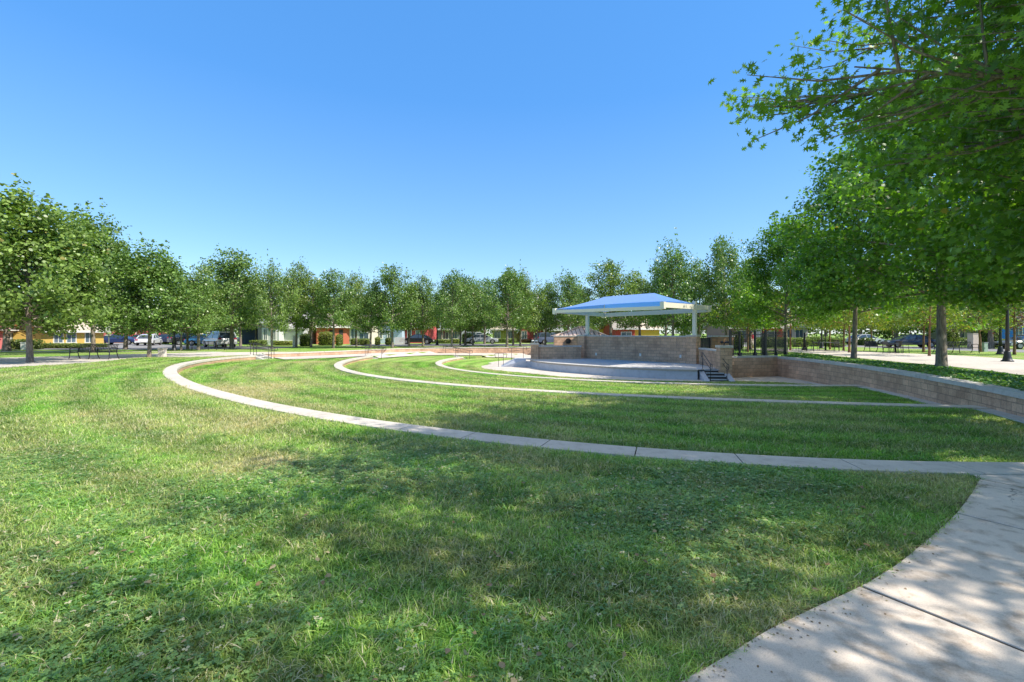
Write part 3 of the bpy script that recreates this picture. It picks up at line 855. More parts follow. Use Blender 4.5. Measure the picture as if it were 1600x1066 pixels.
# ------------------------------------------------------------------ foreground path
edge_px = [(1030,1090),(1065,1064),(1130,1027),(1200,984),(1270,950),(1345,915),(1400,882),(1440,850),(1490,806),(1518,770),(1531,748)]
edge = catmull([V2(at(a, b, 0.02)) for a, b in edge_px])
edge = [edge[0] + (edge[0]-edge[3]).normalized()*k for k in (6, 4, 2)] + edge
joints = [0, 1, 2]
jl = []
# joint lines hit the edge where the photo shows them
j_at = [at(1345,915,.02), at(1503,805,.02)]
def near_i(p_): return min(range(len(edge)), key=lambda i: (edge[i]-p_).length)
i1, i2 = near_i(j_at[0]), near_i(j_at[1])
cuts = [0, 2, 4, i1, i2, len(edge)-1]
cuts = sorted(set(cuts)); print('cuts', cuts, len(edge), [tuple(round(c, 2) for c in edge[i][:2]) for i in cuts])
perp = Vector((.53, -.85, 0))
root = tag(bpy.data.objects.new('footpath', None), kind='structure'); COL.objects.link(root)
for a, b in zip(cuts[:-1], cuts[1:]):
    seg = edge[a:b+1]
    t0_ = (seg[-1]-seg[0]).normalized()*.014
    seg = [seg[0]+t0_] + seg[1:-1] + [seg[-1]-t0_]
    W = 5.0
    far = [seg[0]+perp*W, seg[-1]+perp*W*1.0]
    pts = [V2(p) for p in seg] + [V2(far[1]), V2(far[0])]
    mb = MB(); mb.prism(pts, -.12, .02)
    mb.build('path_slab', M['path'], root, bevel=.006, weld=True)
# last slab up to the coping on the right of the frame
e_ = edge[-1]
pe = [(e_.x+.01, e_.y)] + [V2(v) for v in offset(resample(pts_a[-12:], .3), -.05) if v.x > e_.x+.05] + [(11.5, 4.2), (11.5, -1.5), (e_.x+perp.x*5.0+.02, e_.y+perp.y*5.0)]
flat_poly(pe, .016, 'path_slab', M['path'], kind=None, parent=root)
path_poly = [V2(p) for p in edge] + [V2(v) for v in offset(resample(pts_a[-12:], .3), -.01) if v.x > e_.x+.05] + [(14, 3), (12, -8), (-6, -8)]
flat_poly([V2(p) for p in offset(edge, -.0)] + [(e_.x+2.2, e_.y-3.6), (-1.5, -4.5)], .012, 'joint_soil', M['gap'])
# dry soil edge between lawn and path
mb = MB(); ee = resample(edge[3:], .07)
o_in = offset(ee, -.02)
for i in range(len(ee)-1):
    def wv(i):
        return .05 + .05*(.5+.5*math.sin(i*.37)) + .05*(math.sin(i*.113+1)**2) + .02*random.random()
    t_ = (ee[i+1]-ee[i]).normalized(); n_ = Vector((-t_.y, t_.x, 0))
    if i == 0: prev = ee[0]+n_*wv(0)
    nx = ee[i+1]+n_*wv(i+1)
    mb.quad((ee[i].x,ee[i].y,.008),(ee[i+1].x,ee[i+1].y,.008),(nx.x,nx.y,.006),(prev.x,prev.y,.006)); prev = nx
tag(mb.build('soil_edge', M['soil']), kind='structure')

# left park path, plaza on the right, streets
lpts = [at(-260,598),at(0,575.7),at(80,571.4),at(160,565.7),at(205,560.6),at(240,559),at(310,558.4),at(375,556.2)]
lc_ = catmull([V2(p) for p in lpts])
flat_poly([V2(p) for p in lc_] + [(-18.5,33.6),(-17.0,35.4),(-17.6,37.5),(-24.5,37.2),(-27.5,34.2),(-30.5,30.5),(-33,28),(-34,14)], .012, 'park_path', M['plaza'])
flat_poly([(-60,39.5),(-60,38.4),(-31,37.9),(-24,37.2),(-24,38.2)], .010, 'side_path', M['plaza'])
flat_poly([(-66,43),(-34,43),(-24,45.5),(-24,51.5),(-38,56),(-52,66),(-75,80),(-90,80)], .008, 'street', M['asphalt'])
flat_poly([(-21,56.5),(4,55.5),(30,54),(34,60),(32,67),(-21,66.5)], .008, 'street', M['asphalt'])
flat_poly([(-21,55.2),(4,54.2),(30,52.6),(30,53.9),(4,55.4),(-21,56.4)], .012, 'pavement', M['plaza'])
flat_poly([(33,90),(37,60),(40,42),(43,30),(50,30),(48,45),(46,62),(44,90)], .008, 'street', M['asphalt'])
rp_px = [(1236,550.5),(1300,556),(1345,560),(1400,565.5),(1471,571.5),(1530,577.5),(1600,587)]
rpl = [V2(at(a,b,.0)) for a, b in rp_px]
flat_poly([(17.4,7.0),(16.6,2.0),(24,2.0),(26.5,14),(31,31),(29.8,38),(28.5,45),(23,46)] + rpl, .012, 'plaza', M['plaza'])
# ------------------------------------------------------------------ leaves, trees, hedges
OAK = [(0,0),(.10,.16),(.36,.14),(.20,.30),(.48,.42),(.22,.50),(.36,.72),(.14,.66),(0,1),(-.14,.66),(-.36,.72),(-.22,.50),(-.48,.42),(-.20,.30),(-.36,.14),(-.10,.16)]
PINOAK = [(0,0),(.04,.2),(.33,.17),(.09,.33),(.42,.50),(.10,.55),(.27,.82),(.06,.74),(0,1),(-.06,.72),(-.29,.78),(-.11,.53),(-.40,.46),(-.09,.31),(-.30,.14),(-.04,.18)]
KITE = [(0,0),(.34,.42),(0,1),(-.34,.42)]
HEXL = [(0,0),(.36,.25),(.30,.65),(0,1),(-.30,.65),(-.36,.25)]
def leaf_mesh(name, cen, nrm, size, col, shape, mat, curl=.0):
    n = len(cen); k = len(shape)
    nrm = nrm/np.linalg.norm(nrm, axis=1)[:, None]
    r = rng.normal(size=(n, 3)); a = np.cross(nrm, r); a /= np.linalg.norm(a, axis=1)[:, None]; b = np.cross(nrm, a)
    sh = np.array(shape, dtype=float); sh[:, 1] -= .5
    v = cen[:, None, :] + size[:, None, None]*(a[:, None, :]*sh[None, :, 0:1] + b[:, None, :]*sh[None, :, 1:2])
    if curl: v = v - nrm[:, None, :]*(size[:, None, None]*curl*(sh[None, :, 0:1]**2 + sh[None, :, 1:2]**2)*2)
    v = v.reshape(-1, 3).astype(np.float32)
    me = bpy.data.meshes.new(name)
    me.vertices.add(n*k); me.vertices.foreach_set('co', v.ravel())
    me.loops.add(n*k); me.loops.foreach_set('vertex_index', np.arange(n*k, dtype=np.int32))
    me.polygons.add(n); me.polygons.foreach_set('loop_start', (np.arange(n)*k).astype(np.int32)); me.polygons.foreach_set('loop_total', np.full(n, k, dtype=np.int32))
    ca = me.color_attributes.new('lc', 'FLOAT_COLOR', 'POINT')
    cc = np.ones((n, k, 4), dtype=np.float32); cc[:, :, :3] = col[:, None, :]
    ca.data.foreach_set('color', cc.ravel())
    me.materials.append(mat); me.update(calc_edges=True)
    return me

def prof(t):      # crown outline, 0 bottom .. 1 top
    return np.interp(t, [0, .08, .3, .5, .7, .85, 1.0], [.45, .86, 1.0, .86, .60, .38, .10])

def tree_geo(seed, H, R, zb, tr, nl=26, sub=9, per=26, lsize=.17, spire=1.0, shape=KITE, mat=None, bark=None, spread=.16, lean=0.0, fork=False, filler=.0, twigs=2, lobe=1.0):
    """returns trunk mesh and crown mesh for a tree with its foot at the origin"""
    r = np.random.default_rng(seed); rd = random.Random(seed)
    wood = MB(); top = H*.86
    tp = [Vector((0,0,-.15))]
    wob = [rd.uniform(-.12,.12) for _ in range(8)]
    for i in range(1, 9):
        z = top*i/8; tp.append(Vector((wob[i-1]*z*.08+lean*z*.08, wob[7-i]*z*.08, z)))
    def rad_at(z): return tr*(1-.80*max(0, z)/top)
    rr = [tr*1.5] + [rad_at(p.z) for p in tp[1:]]
    tp.insert(1, Vector((0,0,.12))); rr.insert(1, tr*1.12)
    wood.tube(tp, rr, 12)
    def trunk_at(z):
        for i in range(len(tp)-1):
            if tp[i].z <= z <= tp[i+1].z: return tp[i].lerp(tp[i+1], (z-tp[i].z)/(tp[i+1].z-tp[i].z))
        return tp[-1]
    cen = []; cid = []; ci = 0; clump = []
    def puff(p, n, s, sq=.7):
        nonlocal ci
        q = r.normal(size=(n, 3))*np.array([s, s, s*sq]) + np.array(p)
        cen.append(q); cid.append(np.full(n, ci)); clump.append((r.random(), r.random(), r.random())); ci += 1
    for i in range(nl):
        t = (i+.5)/nl; t = t**.9
        phi = i*2.399963 + rd.uniform(-.4,.4)
        zt = zb + (H-zb)*t*.97 + rd.uniform(-.02,.02)*H
        rt = R*float(prof(t))*rd.uniform(.62,1.15)*(1+lobe*(.20*math.sin(phi*2+seed)+.12*math.sin(phi*3+seed*1.7+t*5)))
        zs = zb*.86 + (top*.92-zb*.86)*max(0, t*.9-.08)
        zs = min(zs, zt-.02*H, top*.97)
        if t < .12: zs = max(zb*.9, zt)
        s = trunk_at(zs); e = Vector((s.x+rt*math.cos(phi), s.y+rt*math.sin(phi), zt))
        c = s.lerp(e, .5) + Vector((0,0,-.05*H*(1-t)+ .02*H))
        pts = [((1-u)**2)*s + 2*u*(1-u)*c + u*u*e for u in (0,.25,.5,.75,1)]
        r0 = rad_at(zs)*.5
        wood.tube(pts, [r0, r0*.75, r0*.5, r0*.3, r0*.12], 5, cap=False)
        ln = (e-s).length
        for k in range(sub):
            u = rd.uniform(.28, 1.0)
            p_ = ((1-u)**2)*s + 2*u*(1-u)*c + u*u*e
            dr = Vector((math.cos(phi)+rd.uniform(-1,1), math.sin(phi)+rd.uniform(-1,1), rd.uniform(-.25,.9))).normalized()
            l2 = R*rd.uniform(.16,.34)
            q = p_ + dr*l2
            if k % twigs == 0: wood.tube([p_, p_.lerp(q,.5)+Vector((0,0,-.02*R)), q], [r0*.28, r0*.18, r0*.06], 4, cap=False)
            for m_ in range(3):
                f = (m_+1)/3; z_ = p_.lerp(q, f)
                puff((z_.x, z_.y, z_.z), max(3, int(per/3)), R*spread*rd.uniform(.6,1.1))
        # upright shoots that break the outline
        if rd.random() < .75*spire and t > .15:
            hh = H*rd.uniform(.05,.17)*spire
            for m_ in range(5):
                f = m_/4; puff((e.x+rd.uniform(-.05,.05)*R, e.y+rd.uniform(-.05,.05)*R, e.z+hh*f), max(3, int(per*.45*(1-f*.6))), R*.065*(1.25-f))
    for i in range(int(14*filler)):
        z_ = zb+(H-zb)*rd.uniform(.08,.75); a = rd.uniform(0,6.28); rr_ = R*.5*rd.random()
        puff((rr_*math.cos(a), rr_*math.sin(a), z_), int(per*1.5), R*.25)
    for m_ in range(6):
        f = m_/5; puff((tp[-1].x, tp[-1].y, top+ (H-top)*f), int(per*.8*(1-f*.6)), R*.10*(1.3-f))
    cen = np.concatenate(cen); cid = np.concatenate(cid); cl = np.array(clump)[cid]
    n = len(cen)
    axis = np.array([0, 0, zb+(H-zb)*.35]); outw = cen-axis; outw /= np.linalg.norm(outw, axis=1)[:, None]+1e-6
    nrm = r.normal(size=(n, 3))*.75 + outw*.55 + np.array([0, 0, .45])
    size = lsize*(.7+.6*r.random(n))
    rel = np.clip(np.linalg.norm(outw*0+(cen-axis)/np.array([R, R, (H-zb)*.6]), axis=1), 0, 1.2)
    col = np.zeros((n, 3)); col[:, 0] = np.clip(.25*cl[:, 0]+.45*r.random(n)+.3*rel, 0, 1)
    col[:, 1] = np.clip(.55*cl[:, 1]+.45*r.random(n), 0, 1)
    col[:, 2] = np.where(cl[:, 2] > .80, r.random(n)*.7, np.where(r.random(n) > .94, .4, 0))  # pale leaves and clumps: sun glare painted into the leaf colour
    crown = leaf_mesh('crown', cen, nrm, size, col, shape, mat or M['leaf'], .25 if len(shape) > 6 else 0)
    me = bpy.data.meshes.new('trunk'); me.from_pydata(wood.v, [], wood.f); me.polygons.foreach_set('use_smooth', [True]*len(me.polygons)); me.materials.append(bark or M['bark']); me.update()
    return me, crown, (H, R)

PROTO = {}
for i in range(6): PROTO['far%d' % i] = tree_geo(100+i, 8.0, 3.0+.2*(i % 3), 1.9+.15*(i % 2), .15, nl=30, sub=9, per=36, lsize=.175, spire=[1.1,.5,1.5,.4,.8,1.2][i], spread=.10)
for i in range(3): PROTO['left%d' % i] = tree_geo(200+i, 9.0, 3.9, 2.1, .14, nl=34, sub=13, per=54, lsize=.17, spire=1.4, shape=HEXL, spread=.085)
for i in range(3): PROTO['right%d' % i] = tree_geo(300+i, 10.5, 4.3, 2.3, .135, nl=38, sub=15, per=48, lsize=.16, spire=1.0, shape=OAK, mat=M['leaf_r'], spread=.062, filler=.3)
for i in range(3): PROTO['warm%d' % i] = tree_geo(400+i, 5.2, 2.2, 1.9, .085, nl=18, sub=8, per=26, lsize=.15, spire=.5, mat=M['leaf_w'], bark=M['bark2'], spread=.14)
PROTO['purple0'] = tree_geo(500, 5.5, 2.6, 1.6, .16, nl=18, sub=9, per=26, lsize=.16, spire=.4, mat=M['leaf_p'])

def plant_tree(kind, x, y, H, R, label, name='park_tree', group=None, rz=None, z=0.0):
    tm, cm, (h0, r0) = PROTO[kind]
    root = empty(name, (x, y, z), label, 'tree', group, random.uniform(0, 6.28) if rz is None else rz)
    sx, sz = R/r0, H/h0
    for nm, me in (('trunk', tm), ('crown', cm)):
        o = bpy.data.objects.new(nm, me); COL.objects.link(o); o.parent = root
        if nm == 'trunk': o.scale = ((sx+1)/2, (sx+1)/2, sz)
        else: o.scale = (sx, sx, sz)
    # keep limbs with the crown
    ax, ay = random.uniform(.88, 1.12), random.uniform(.88, 1.12)
    for o in root.children: o.scale = (sx*ax, sx*ay, sz)
    root.rotation_euler[0] = random.uniform(-.03, .03); root.rotation_euler[1] = random.uniform(-.03, .03)
    return root
def T(kind, px, d, top_y, hw, label, **kw):
    x = (px-800)/F*d
    if kind.startswith('far'): hw *= .90
    return plant_tree(kind, x, d, hz(top_y, d)*.97, hw*d/F, label, **kw)
G1, G2, G3, G4 = 'trees along the left park path', 'trees behind the long retaining wall', 'trees along the right retaining wall', 'thin trunked trees around the right plaza'
T('left0', 47, 24.0, 303, 112, 'big leafy tree with a grey trunk at the far left of the park path', group=G1)
T('left1', -95, 27.0, 318, 120, 'leafy tree cut by the left edge of the view', group=G1)
T('left2', 146, 36.5, 338, 82, 'tall open tree behind the left bench with a pair of upright leaders', group=G1)
T('left1', 233, 29.4, 388, 72, 'leafy tree with dark trunk between the bench and the low stone bollard', group=G1)
T('far0', 196, 44, 425, 60, 'smaller tree with twin pale trunks in front of the left street, beside the sign post', group=G1)
T('far2', 283, 41, 432, 40, 'small tree right beside the lamp post base on the left', group=G1)
T('far3', 293, 43.5, 440, 42, 'small thin trunked tree second to the right of the left lamp post', group=G1)
T('far4', 310, 41.5, 414, 50, 'small tree with slim dark trunk left of the white minivan', group=G1)
T('far0', 362, 46, 388, 62, 'tall tree with the thickest trunk standing beside the white minivan', group=G2)
T('far1', 352, 50, 420, 45, 'dark trunked tree partly hiding the rear of the white minivan', group=G2)
T('far5', 376, 54, 425, 50, 'tree with pale double trunk before the dark navy garage', group=G2)
T('far2', 425, 44, 410, 46, 'tree with pale mottled trunk in front of the white house', group=G2)
T('far4', 463, 50, 408, 44, 'forked tree next to the white utility pillar', group=G2)
T('far1', 486, 50.5, 425, 40, 'tree with straight dark trunk left of the first red house', group=G2)
T('far3', 521, 47.5, 418, 46, 'tree with a slim pale trunk in front of the red house with shrubs', group=G2)
T('far5', 557, 53, 425, 42, 'forked tree in front of the house with cream window trim', group=G2)
T('far2', 579, 49, 440, 40, 'tree with thick dark trunk just behind the middle steps', group=G2)
T('far0', 613, 48.5, 412, 48, 'tall full tree in front of the blue and white house', group=G2)
T('far3', 639, 56, 440, 36, 'tree between the blue house and the black sedan', group=G2)
T('far4', 661, 54.5, 430, 38, 'tree whose trunk stands in front of the black sedan', group=G2)
T('far1', 706, 49.5, 420, 42, 'tree with slim grey trunk right of the thin central lamp post', group=G2)
T('far2', 719, 60, 438, 36, 'dark tree in front of the grey house behind the street', group=G2)
T('far0', 727, 58, 428, 38, 'spired tree with double trunk left of the silver sedan', group=G2)
T('far5', 739, 57, 440, 36, 'tree beside the front of the silver sedan', group=G2)
T('far3', 757, 66, 432, 36, 'tree behind the silver sedan on the far side of the street', group=G2)
T('far1', 792, 50.5, 416, 46, 'large round tree with trunk close to the wall left of the stage', group=G2)
T('far4', 802, 57, 420, 40, 'tree with a dark forked trunk in front of the yellow house', group=G2)
T('far2', 813, 55, 424, 40, 'tree left of the red gabled house near the stage', group=G2)
T('far0', 852, 60, 440, 38, 'tree rising over the left end of the stage walls', group=G2)
T('far5', 888, 58, 424, 40, 'slender tree above the left corner of the blue canopy', group=G2)
T('far3', 955, 47, 402, 62, 'dark broad tree directly behind the middle of the canopy', group=G2)
T('far1', 1000, 58, 425, 50, 'tree behind the yellow house seen under the canopy', group=G2)
T('far2', 1052, 43, 380, 62, 'tall tree behind the right canopy post', group=G2)
T('far5', 1040, 56, 410, 50, 'tree with forked trunk seen below the right part of the canopy', group=G2)
T('far0', 1135, 42, 366, 44, 'tree with a single tall spire right of the canopy', group=G2)
T('far4', 1092, 50, 405, 50, 'tree filling the gap between canopy and picket fence', group=G2)
# back rank that closes the skyline
for i, (px, d, ty, hw) in enumerate(((330, 62, 420, 55), (400, 66, 425, 50), (445, 70, 416, 45), (500, 72, 432, 50), (545, 70, 440, 45), (590, 74, 432, 45), (640, 76, 440, 40), (690, 74, 432, 45), (745, 78, 438, 40), (835, 76, 438, 45), (905, 72, 432, 50))):
    lab = ['above the white minivan', 'above the navy garage', 'behind the white house', 'behind the first red house', 'behind the cream trimmed house', 'behind the blue house', 'behind the black sedan', 'behind the grey house', 'behind the silver sedan', 'behind the red gabled house', 'behind the pink roofed building'][i]
    T('far%d' % (i*5 % 6), px, d, ty+16, hw*.85, 'background tree crown showing '+lab, group='background trees across the streets')
T('right0', 1471, 19.5, 70, 205, 'large oak with a stout brown trunk standing in the ground cover above the right wall', name='oak_tree', group=G3, z=.12)
T('right1', 1334, 26.2, 232, 125, 'oak with a pale trunk behind the middle of the right wall', name='oak_tree', group=G3, z=.12)
T('right2', 1228, 33.2, 338, 92, 'oak with a dark trunk at the end of the picket fence', name='oak_tree', group=G3, z=.10)
T('far1', 1172, 44, 405, 60, 'tree behind the picket fence near the person in red', name='oak_tree', group=G3)
T('right1', 1655, 14.5, 120, 215, 'oak just outside the right edge whose branches hang over the plaza', name='oak_tree', group=G3, z=.12)
WW = [(1168, 38, 'at the far left by the picket fence'), (1212, 40, 'behind the fence pickets left of the oak with a dark trunk'), (1235, 41, 'just right of the oak with a dark trunk'), (1297, 44, 'behind the square table with a pole'),
      (1318, 40.5, 'beside the two chairs of the square table'), (1327, 36.5, 'hidden half behind the pale oak trunk'), (1395, 62, 'beyond the street left of the dark blue sedan'), (1443, 37.5, 'between the dark blue sedan and the stout oak'),
      (1452, 31.0, 'standing nearest on the plaza left of the stout oak'), (1532, 38, 'next to the beige utility cabinet'), (1585, 33, 'behind the right lamp posts'), (1362, 58, 'left of the dark blue sedan beyond the street'), (1422, 64, 'just behind the dark blue sedan')]
for i, (px, d, lab) in enumerate(WW):
    x = (px-800)/F*d
    plant_tree('warm%d' % (i % 3), x, d, 5.0+.5*(i % 3), 2.1+.25*(i % 2), 'slim yellow tinged tree '+lab, name='young_tree', group=G4)
T('purple0', 10, 40.0, 440, 75, 'purple leaved tree with forked dark trunk before the pink red house', name='plum_tree')
T('purple0', 1548, 46.0, 440, 60, 'rust leaved dark tree right of the beige utility cabinet', name='plum_tree')
# large right background masses
for i, (px, d, ty, hw, lab) in enumerate(((1290, 62, 410, 60, 'behind the square table'), (1400, 70, 400, 70, 'above the dark blue sedan'), (1500, 62, 390, 80, 'above the utility cabinet'), (1600, 60, 380, 80, 'above the blue house'), (1180, 66, 425, 50, 'above the picket fence'), (1345, 75, 415, 55, 'beyond the street behind the pale oak'))):
    T('far%d' % (i % 6), px, d, ty, hw, 'tall background tree '+lab, group='background trees beyond the right street')

# big oaks beside and behind the viewer (their shade falls across the lawn)
PROTO['near'] = tree_geo(611, 11.8, 6.2, 5.0, .28, nl=62, sub=24, per=42, lsize=.165, spire=.2, shape=PINOAK, mat=M['leaf_r'], spread=.036, filler=0.0, twigs=1, lobe=.3)
PROTO['rear'] = tree_geo(633, 10.0, 5.2, 3.6, .26, nl=40, sub=12, per=24, lsize=.16, spire=.3, shape=OAK, mat=M['leaf_r'], spread=.04)
plant_tree('near', 10.1, 4.6, 10.9, 5.6, 'near oak whose lobed leaves and branches hang in at the upper right corner', name='oak_tree', group=G3, rz=1.1)
plant_tree('rear', 7.2, -1.8, 10, 5.2, 'oak standing behind the viewer beside the concrete path', name='oak_tree', group=G3, rz=3.0)
plant_tree('right2', 14.2, 8.8, 12, 4.9, 'oak at the right edge between the overhanging oak and the stout one', name='oak_tree', group=G3, z=.1)

def bush_obj(name, c, dims, label, group=None, rz=0.0, mat=None, leaf=.11, dens=260, rough=.10, top_round=.3, cat='hedge'):
    root = empty(name, (c[0], c[1], 0), label, cat, group, rz)
    w, dp, h = dims; n = int(dens*(w*dp + (w+dp)*h*2))
    n = min(n, 14000)
    p = rng.random((n, 3))*2-1
    # push to the shell of a rounded box
    m_ = np.max(np.abs(p), axis=1)[:, None]; q = p/m_; sph = p/np.linalg.norm(p, axis=1)[:, None]
    q = q*(1-top_round) + sph*top_round*1.15
    q *= (1-rng.random((n, 1))**2*.3)
    lump = 1+rough*np.sin(q[:, 0:1]*7+w)*np.cos(q[:, 1:2]*5+q[:, 2:3]*6)
    cen = q*lump*np.array([w/2, dp/2, h/2]) + np.array([0, 0, h/2])
    cen = cen[cen[:, 2] > .02]; n = len(cen); q = cen-np.array([0, 0, h/2])
    nrm = q/np.array([w, dp, h]) ; nrm = nrm/np.linalg.norm(nrm, axis=1)[:, None] + rng.normal(size=(n, 3))*.6
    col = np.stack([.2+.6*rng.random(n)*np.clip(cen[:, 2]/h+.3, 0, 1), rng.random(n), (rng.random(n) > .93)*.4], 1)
    me = leaf_mesh('foliage', cen, nrm, leaf*(.7+.6*rng.random(n)), col, KITE, mat or M['hedge'])
    o = bpy.data.objects.new('foliage', me); COL.objects.link(o); o.parent = root
    mb = MB(); mb.box((0,0,h*.42), (w*.74, dp*.74, h*.78)); mb.build('dark_core', M['hedge_core'], root, bevel=min(w, dp, h)*.2)  # solid dark box filling the hedge inside the leaf shell
    return root
def hedge_px(px0, px1, d, top_y, label, dp=1.3, group='clipped hedges in front of the houses', **kw):
    x0, x1 = (px0-800)/F*d, (px1-800)/F*d
    return bush_obj('hedge', ((x0+x1)/2, d), (x1-x0, dp, hz(top_y, d)), label, group, **kw)
hedge_px(18, 62, 44, 530.5, 'clipped hedge in front of the pink red house at far left')
hedge_px(66, 128, 47, 536.5, 'low clipped hedge under the windows of the yellow house')
hedge_px(128, 165, 50, 537, 'dark hedge at the right end of the yellow house')
hedge_px(245, 262, 66, 529, 'clipped hedge before the blue garage door on the left street')
hedge_px(393, 416, 57, 531.5, 'clipped hedge at the left corner of the white house')
hedge_px(428, 458, 58, 533, 'clipped hedge under the garage of the white house')
hedge_px(470, 484, 54, 522, 'tall dark shrub between two trunks left of the red house', top_round=.7)
hedge_px(498, 522, 58, 519, 'big green shrub in front of the red house', top_round=.6)
hedge_px(526, 534, 58, 523, 'dark shrub beside the red house doorway', top_round=.6)
hedge_px(549, 560, 60, 529, 'shrub under the left cream framed window')
hedge_px(562, 577, 60, 529.5, 'shrub under the right cream framed window')
hedge_px(587, 593, 60, 527, 'golden shrub by the blue and white house', top_round=.6)
hedge_px(603, 612, 60, 528, 'golden shrub by the white picket gate', top_round=.6)
hedge_px(674, 702, 72, 530.5, 'dark low hedge in front of the grey house')
hedge_px(703, 718, 72, 530, 'dark hedge right of the grey house window')
hedge_px(722, 738, 68, 521, 'tall light green shrub between the grey house and the silver sedan', top_round=.7)
hedge_px(772, 806, 74, 529, 'dark hedge before the yellow house')
hedge_px(816, 832, 74, 530, 'red tinted hedge before the red gabled house', mat=M['leaf_p'])
hedge_px(1142, 1158, 44, 519, 'hedge seen through the left part of the picket fence')
hedge_px(1176, 1236, 50, 527, 'dark hedge across the plaza behind the fence and oak')
hedge_px(1238, 1262, 52, 528, 'clipped dark hedge behind the round lamp post stump')
hedge_px(1262, 1298, 54, 526, 'dark hedge behind the square table')
hedge_px(1296, 1316, 50, 528, 'pale clipped hedge right of the square table')
hedge_px(1342, 1364, 58, 528, 'bright green shrub mass beyond the street right of the pale oak', top_round=.6)
hedge_px(1480, 1518, 58, 528, 'low golden hedge left of the beige utility cabinet')
hedge_px(1536, 1556, 48, 512, 'bright yellow green shrub by the blue house', top_round=.7)
hedge_px(1556, 1600, 54, 530, 'low hedge in front of the blue house')
hedge_px(1476, 1494, 52, 514, 'tall green shrub right of the stout oak trunk', top_round=.7)

# far-off belt of trees closing the horizon
nW = 110000
aa = rng.uniform(math.radians(28), math.radians(152), nW); dd = rng.uniform(98, 118, nW)
hh = 7.2+1.6*np.sin(aa*41)+1.1*np.sin(aa*97+1)+.8*np.sin(aa*233)
cen = np.stack([dd*np.cos(aa), dd*np.sin(aa), hh*np.sqrt(rng.random(nW))], 1)
me = leaf_mesh('distant_wood', cen, rng.normal(size=(nW, 3))+np.array([0, -.6, .5]), .5*(.6+.8*rng.random(nW)), np.stack([rng.random(nW)*(.4+.6*cen[:, 2]/6.0), rng.random(nW), (rng.random(nW) > .95)*.3], 1).clip(0, 1), KITE, M['leaf'])
o = bpy.data.objects.new('distant_wood', me); COL.objects.link(o); tag(o, 'far belt of trees and shrubs behind the houses', 'distant trees', kind='stuff')
# ground cover on the bank above the right wall
def ground_cover():
    inner = offset(right_wall, .36); n = 26000
    cen = []
    while len(cen) < n:
        y = rng.uniform(4.5, 31); 
        i = min(range(len(inner)), key=lambda k: abs(inner[k].y-y)) if y < 25.6 else 0
        x0 = inner[i].x if y < 25.6 else 15.2 + (y-25.6)*.75
        x1 = np.interp(y, [4.5, 10, 15.6, 20.6, 23, 29.5, 31], [17.3, 17.4, 17.6, 19.2, 19.3, 20.6, 21])
        if x1 <= x0: continue
        m_ = max(1, int(60*(26/(y+4))*.1))
        for _ in range(m_):
            x = rng.uniform(x0, x1); f = (x-x0)/(x1-x0)
            lump = .5+.5*math.sin(x*2.3+math.sin(y*1.9)*2)*math.cos(y*1.7)
            z = (.19*(1-f)+.03*f+.04) + lump*.07 - rng.random()*.05
            cen.append((x, y+rng.uniform(-.3, .3), z))
    cen = np.array(cen[:n]); nrm = rng.normal(size=(n, 3))*.5+np.array([0, 0, 1.0])
    col = np.stack([rng.random(n), rng.random(n), (rng.random(n) > .95)*.3], 1)
    me = leaf_mesh('ground_cover', cen, nrm, .10*(.7+.8*rng.random(n)), col, HEXL, M['ivy'])
    o = bpy.data.objects.new('ground_cover', me); COL.objects.link(o)
    tag(o, 'dark green trailing ground cover on the bank above the right wall', 'ground cover', kind='stuff')
    mb = MB(); prev = None
    for y in np.arange(5, 31.5, .5):
        i = min(range(len(inner)), key=lambda k: abs(inner[k].y-y)); x0 = inner[i].x if y < 25.6 else 15.2 + (y-25.6)*.75
        x1 = float(np.interp(y, [4.5, 10, 15.6, 20.6, 23, 29.5, 31], [17.3, 17.4, 17.6, 19.2, 19.3, 20.6, 21]))
        row = [(x0, y, .17), ((x0+x1)/2, y, .13), (x1, y, .004)]
        if prev:
            for k in range(2): mb.quad(prev[k], prev[k+1], row[k+1], row[k])
        prev = row
    tag(mb.build('planting_bank', plain('bank_soil', (.035, .055, .02), .95, .5, 5, .8), weld=True), kind='structure')
ground_cover()

# ------------------------------------------------------------------ street furniture
def lamp_post(x, y, h, label, name='street_lamp', base_h=.55, r=.07, head=True, col=None):
    root = empty(name, (x, y, 0), label, 'lamp post', 'park lamp posts'); mt = col or M['black']
    mb = MB(); mb.lathe([(.26,0),(.26,.06),(.20,.10),(.16,.28),(.125,base_h),(.10,base_h+.04)], n=20); mb.build('base', mt, root, True)
    mb = MB(); mb.lathe([(r*1.2,base_h+.03),(r,base_h+.6),(r*.75,h-.5),(r*.7,h)], n=12); mb.build('pole', mt, root, True)
    if head:
        mb = MB(); mb.lathe([(.06,h),(.16,h+.05),(.20,h+.45),(.19,h+.5)], n=14); mb.build('lantern', M['lamp_glow'], root, True)
        mb = MB(); mb.lathe([(.24,h+.5),(.20,h+.56),(.10,h+.68),(.02,h+.78)], n=14); mb.build('lantern_cap', mt, root, True)
    return root
def lp_px(px, d, top_y, label, **kw): return lamp_post((px-800)/F*d, d, hz(top_y, d), label, **kw)
lp_px(272, 40.5, 470, 'black lamp post with flared base beside the left street')
lp_px(683, 60, 478, 'thin black lamp post in the middle behind the long wall')
lp_px(839, 56, 470, 'slim dark lamp post just left of the stage walls', col=M['bronze'])
lp_px(1574, 24.8, 455, 'nearer of the two lamp posts at the right edge', r=.085)
lp_px(1563, 33.5, 468, 'farther of the two lamp posts at the right edge', r=.085)
lp_px(1284, 47, 485, 'thin black lamp post behind the square table on the plaza')
lp_px(1257, 42, 520, 'short stout dark post with flared foot beside the plaza chairs', head=False, r=.11, base_h=.25)

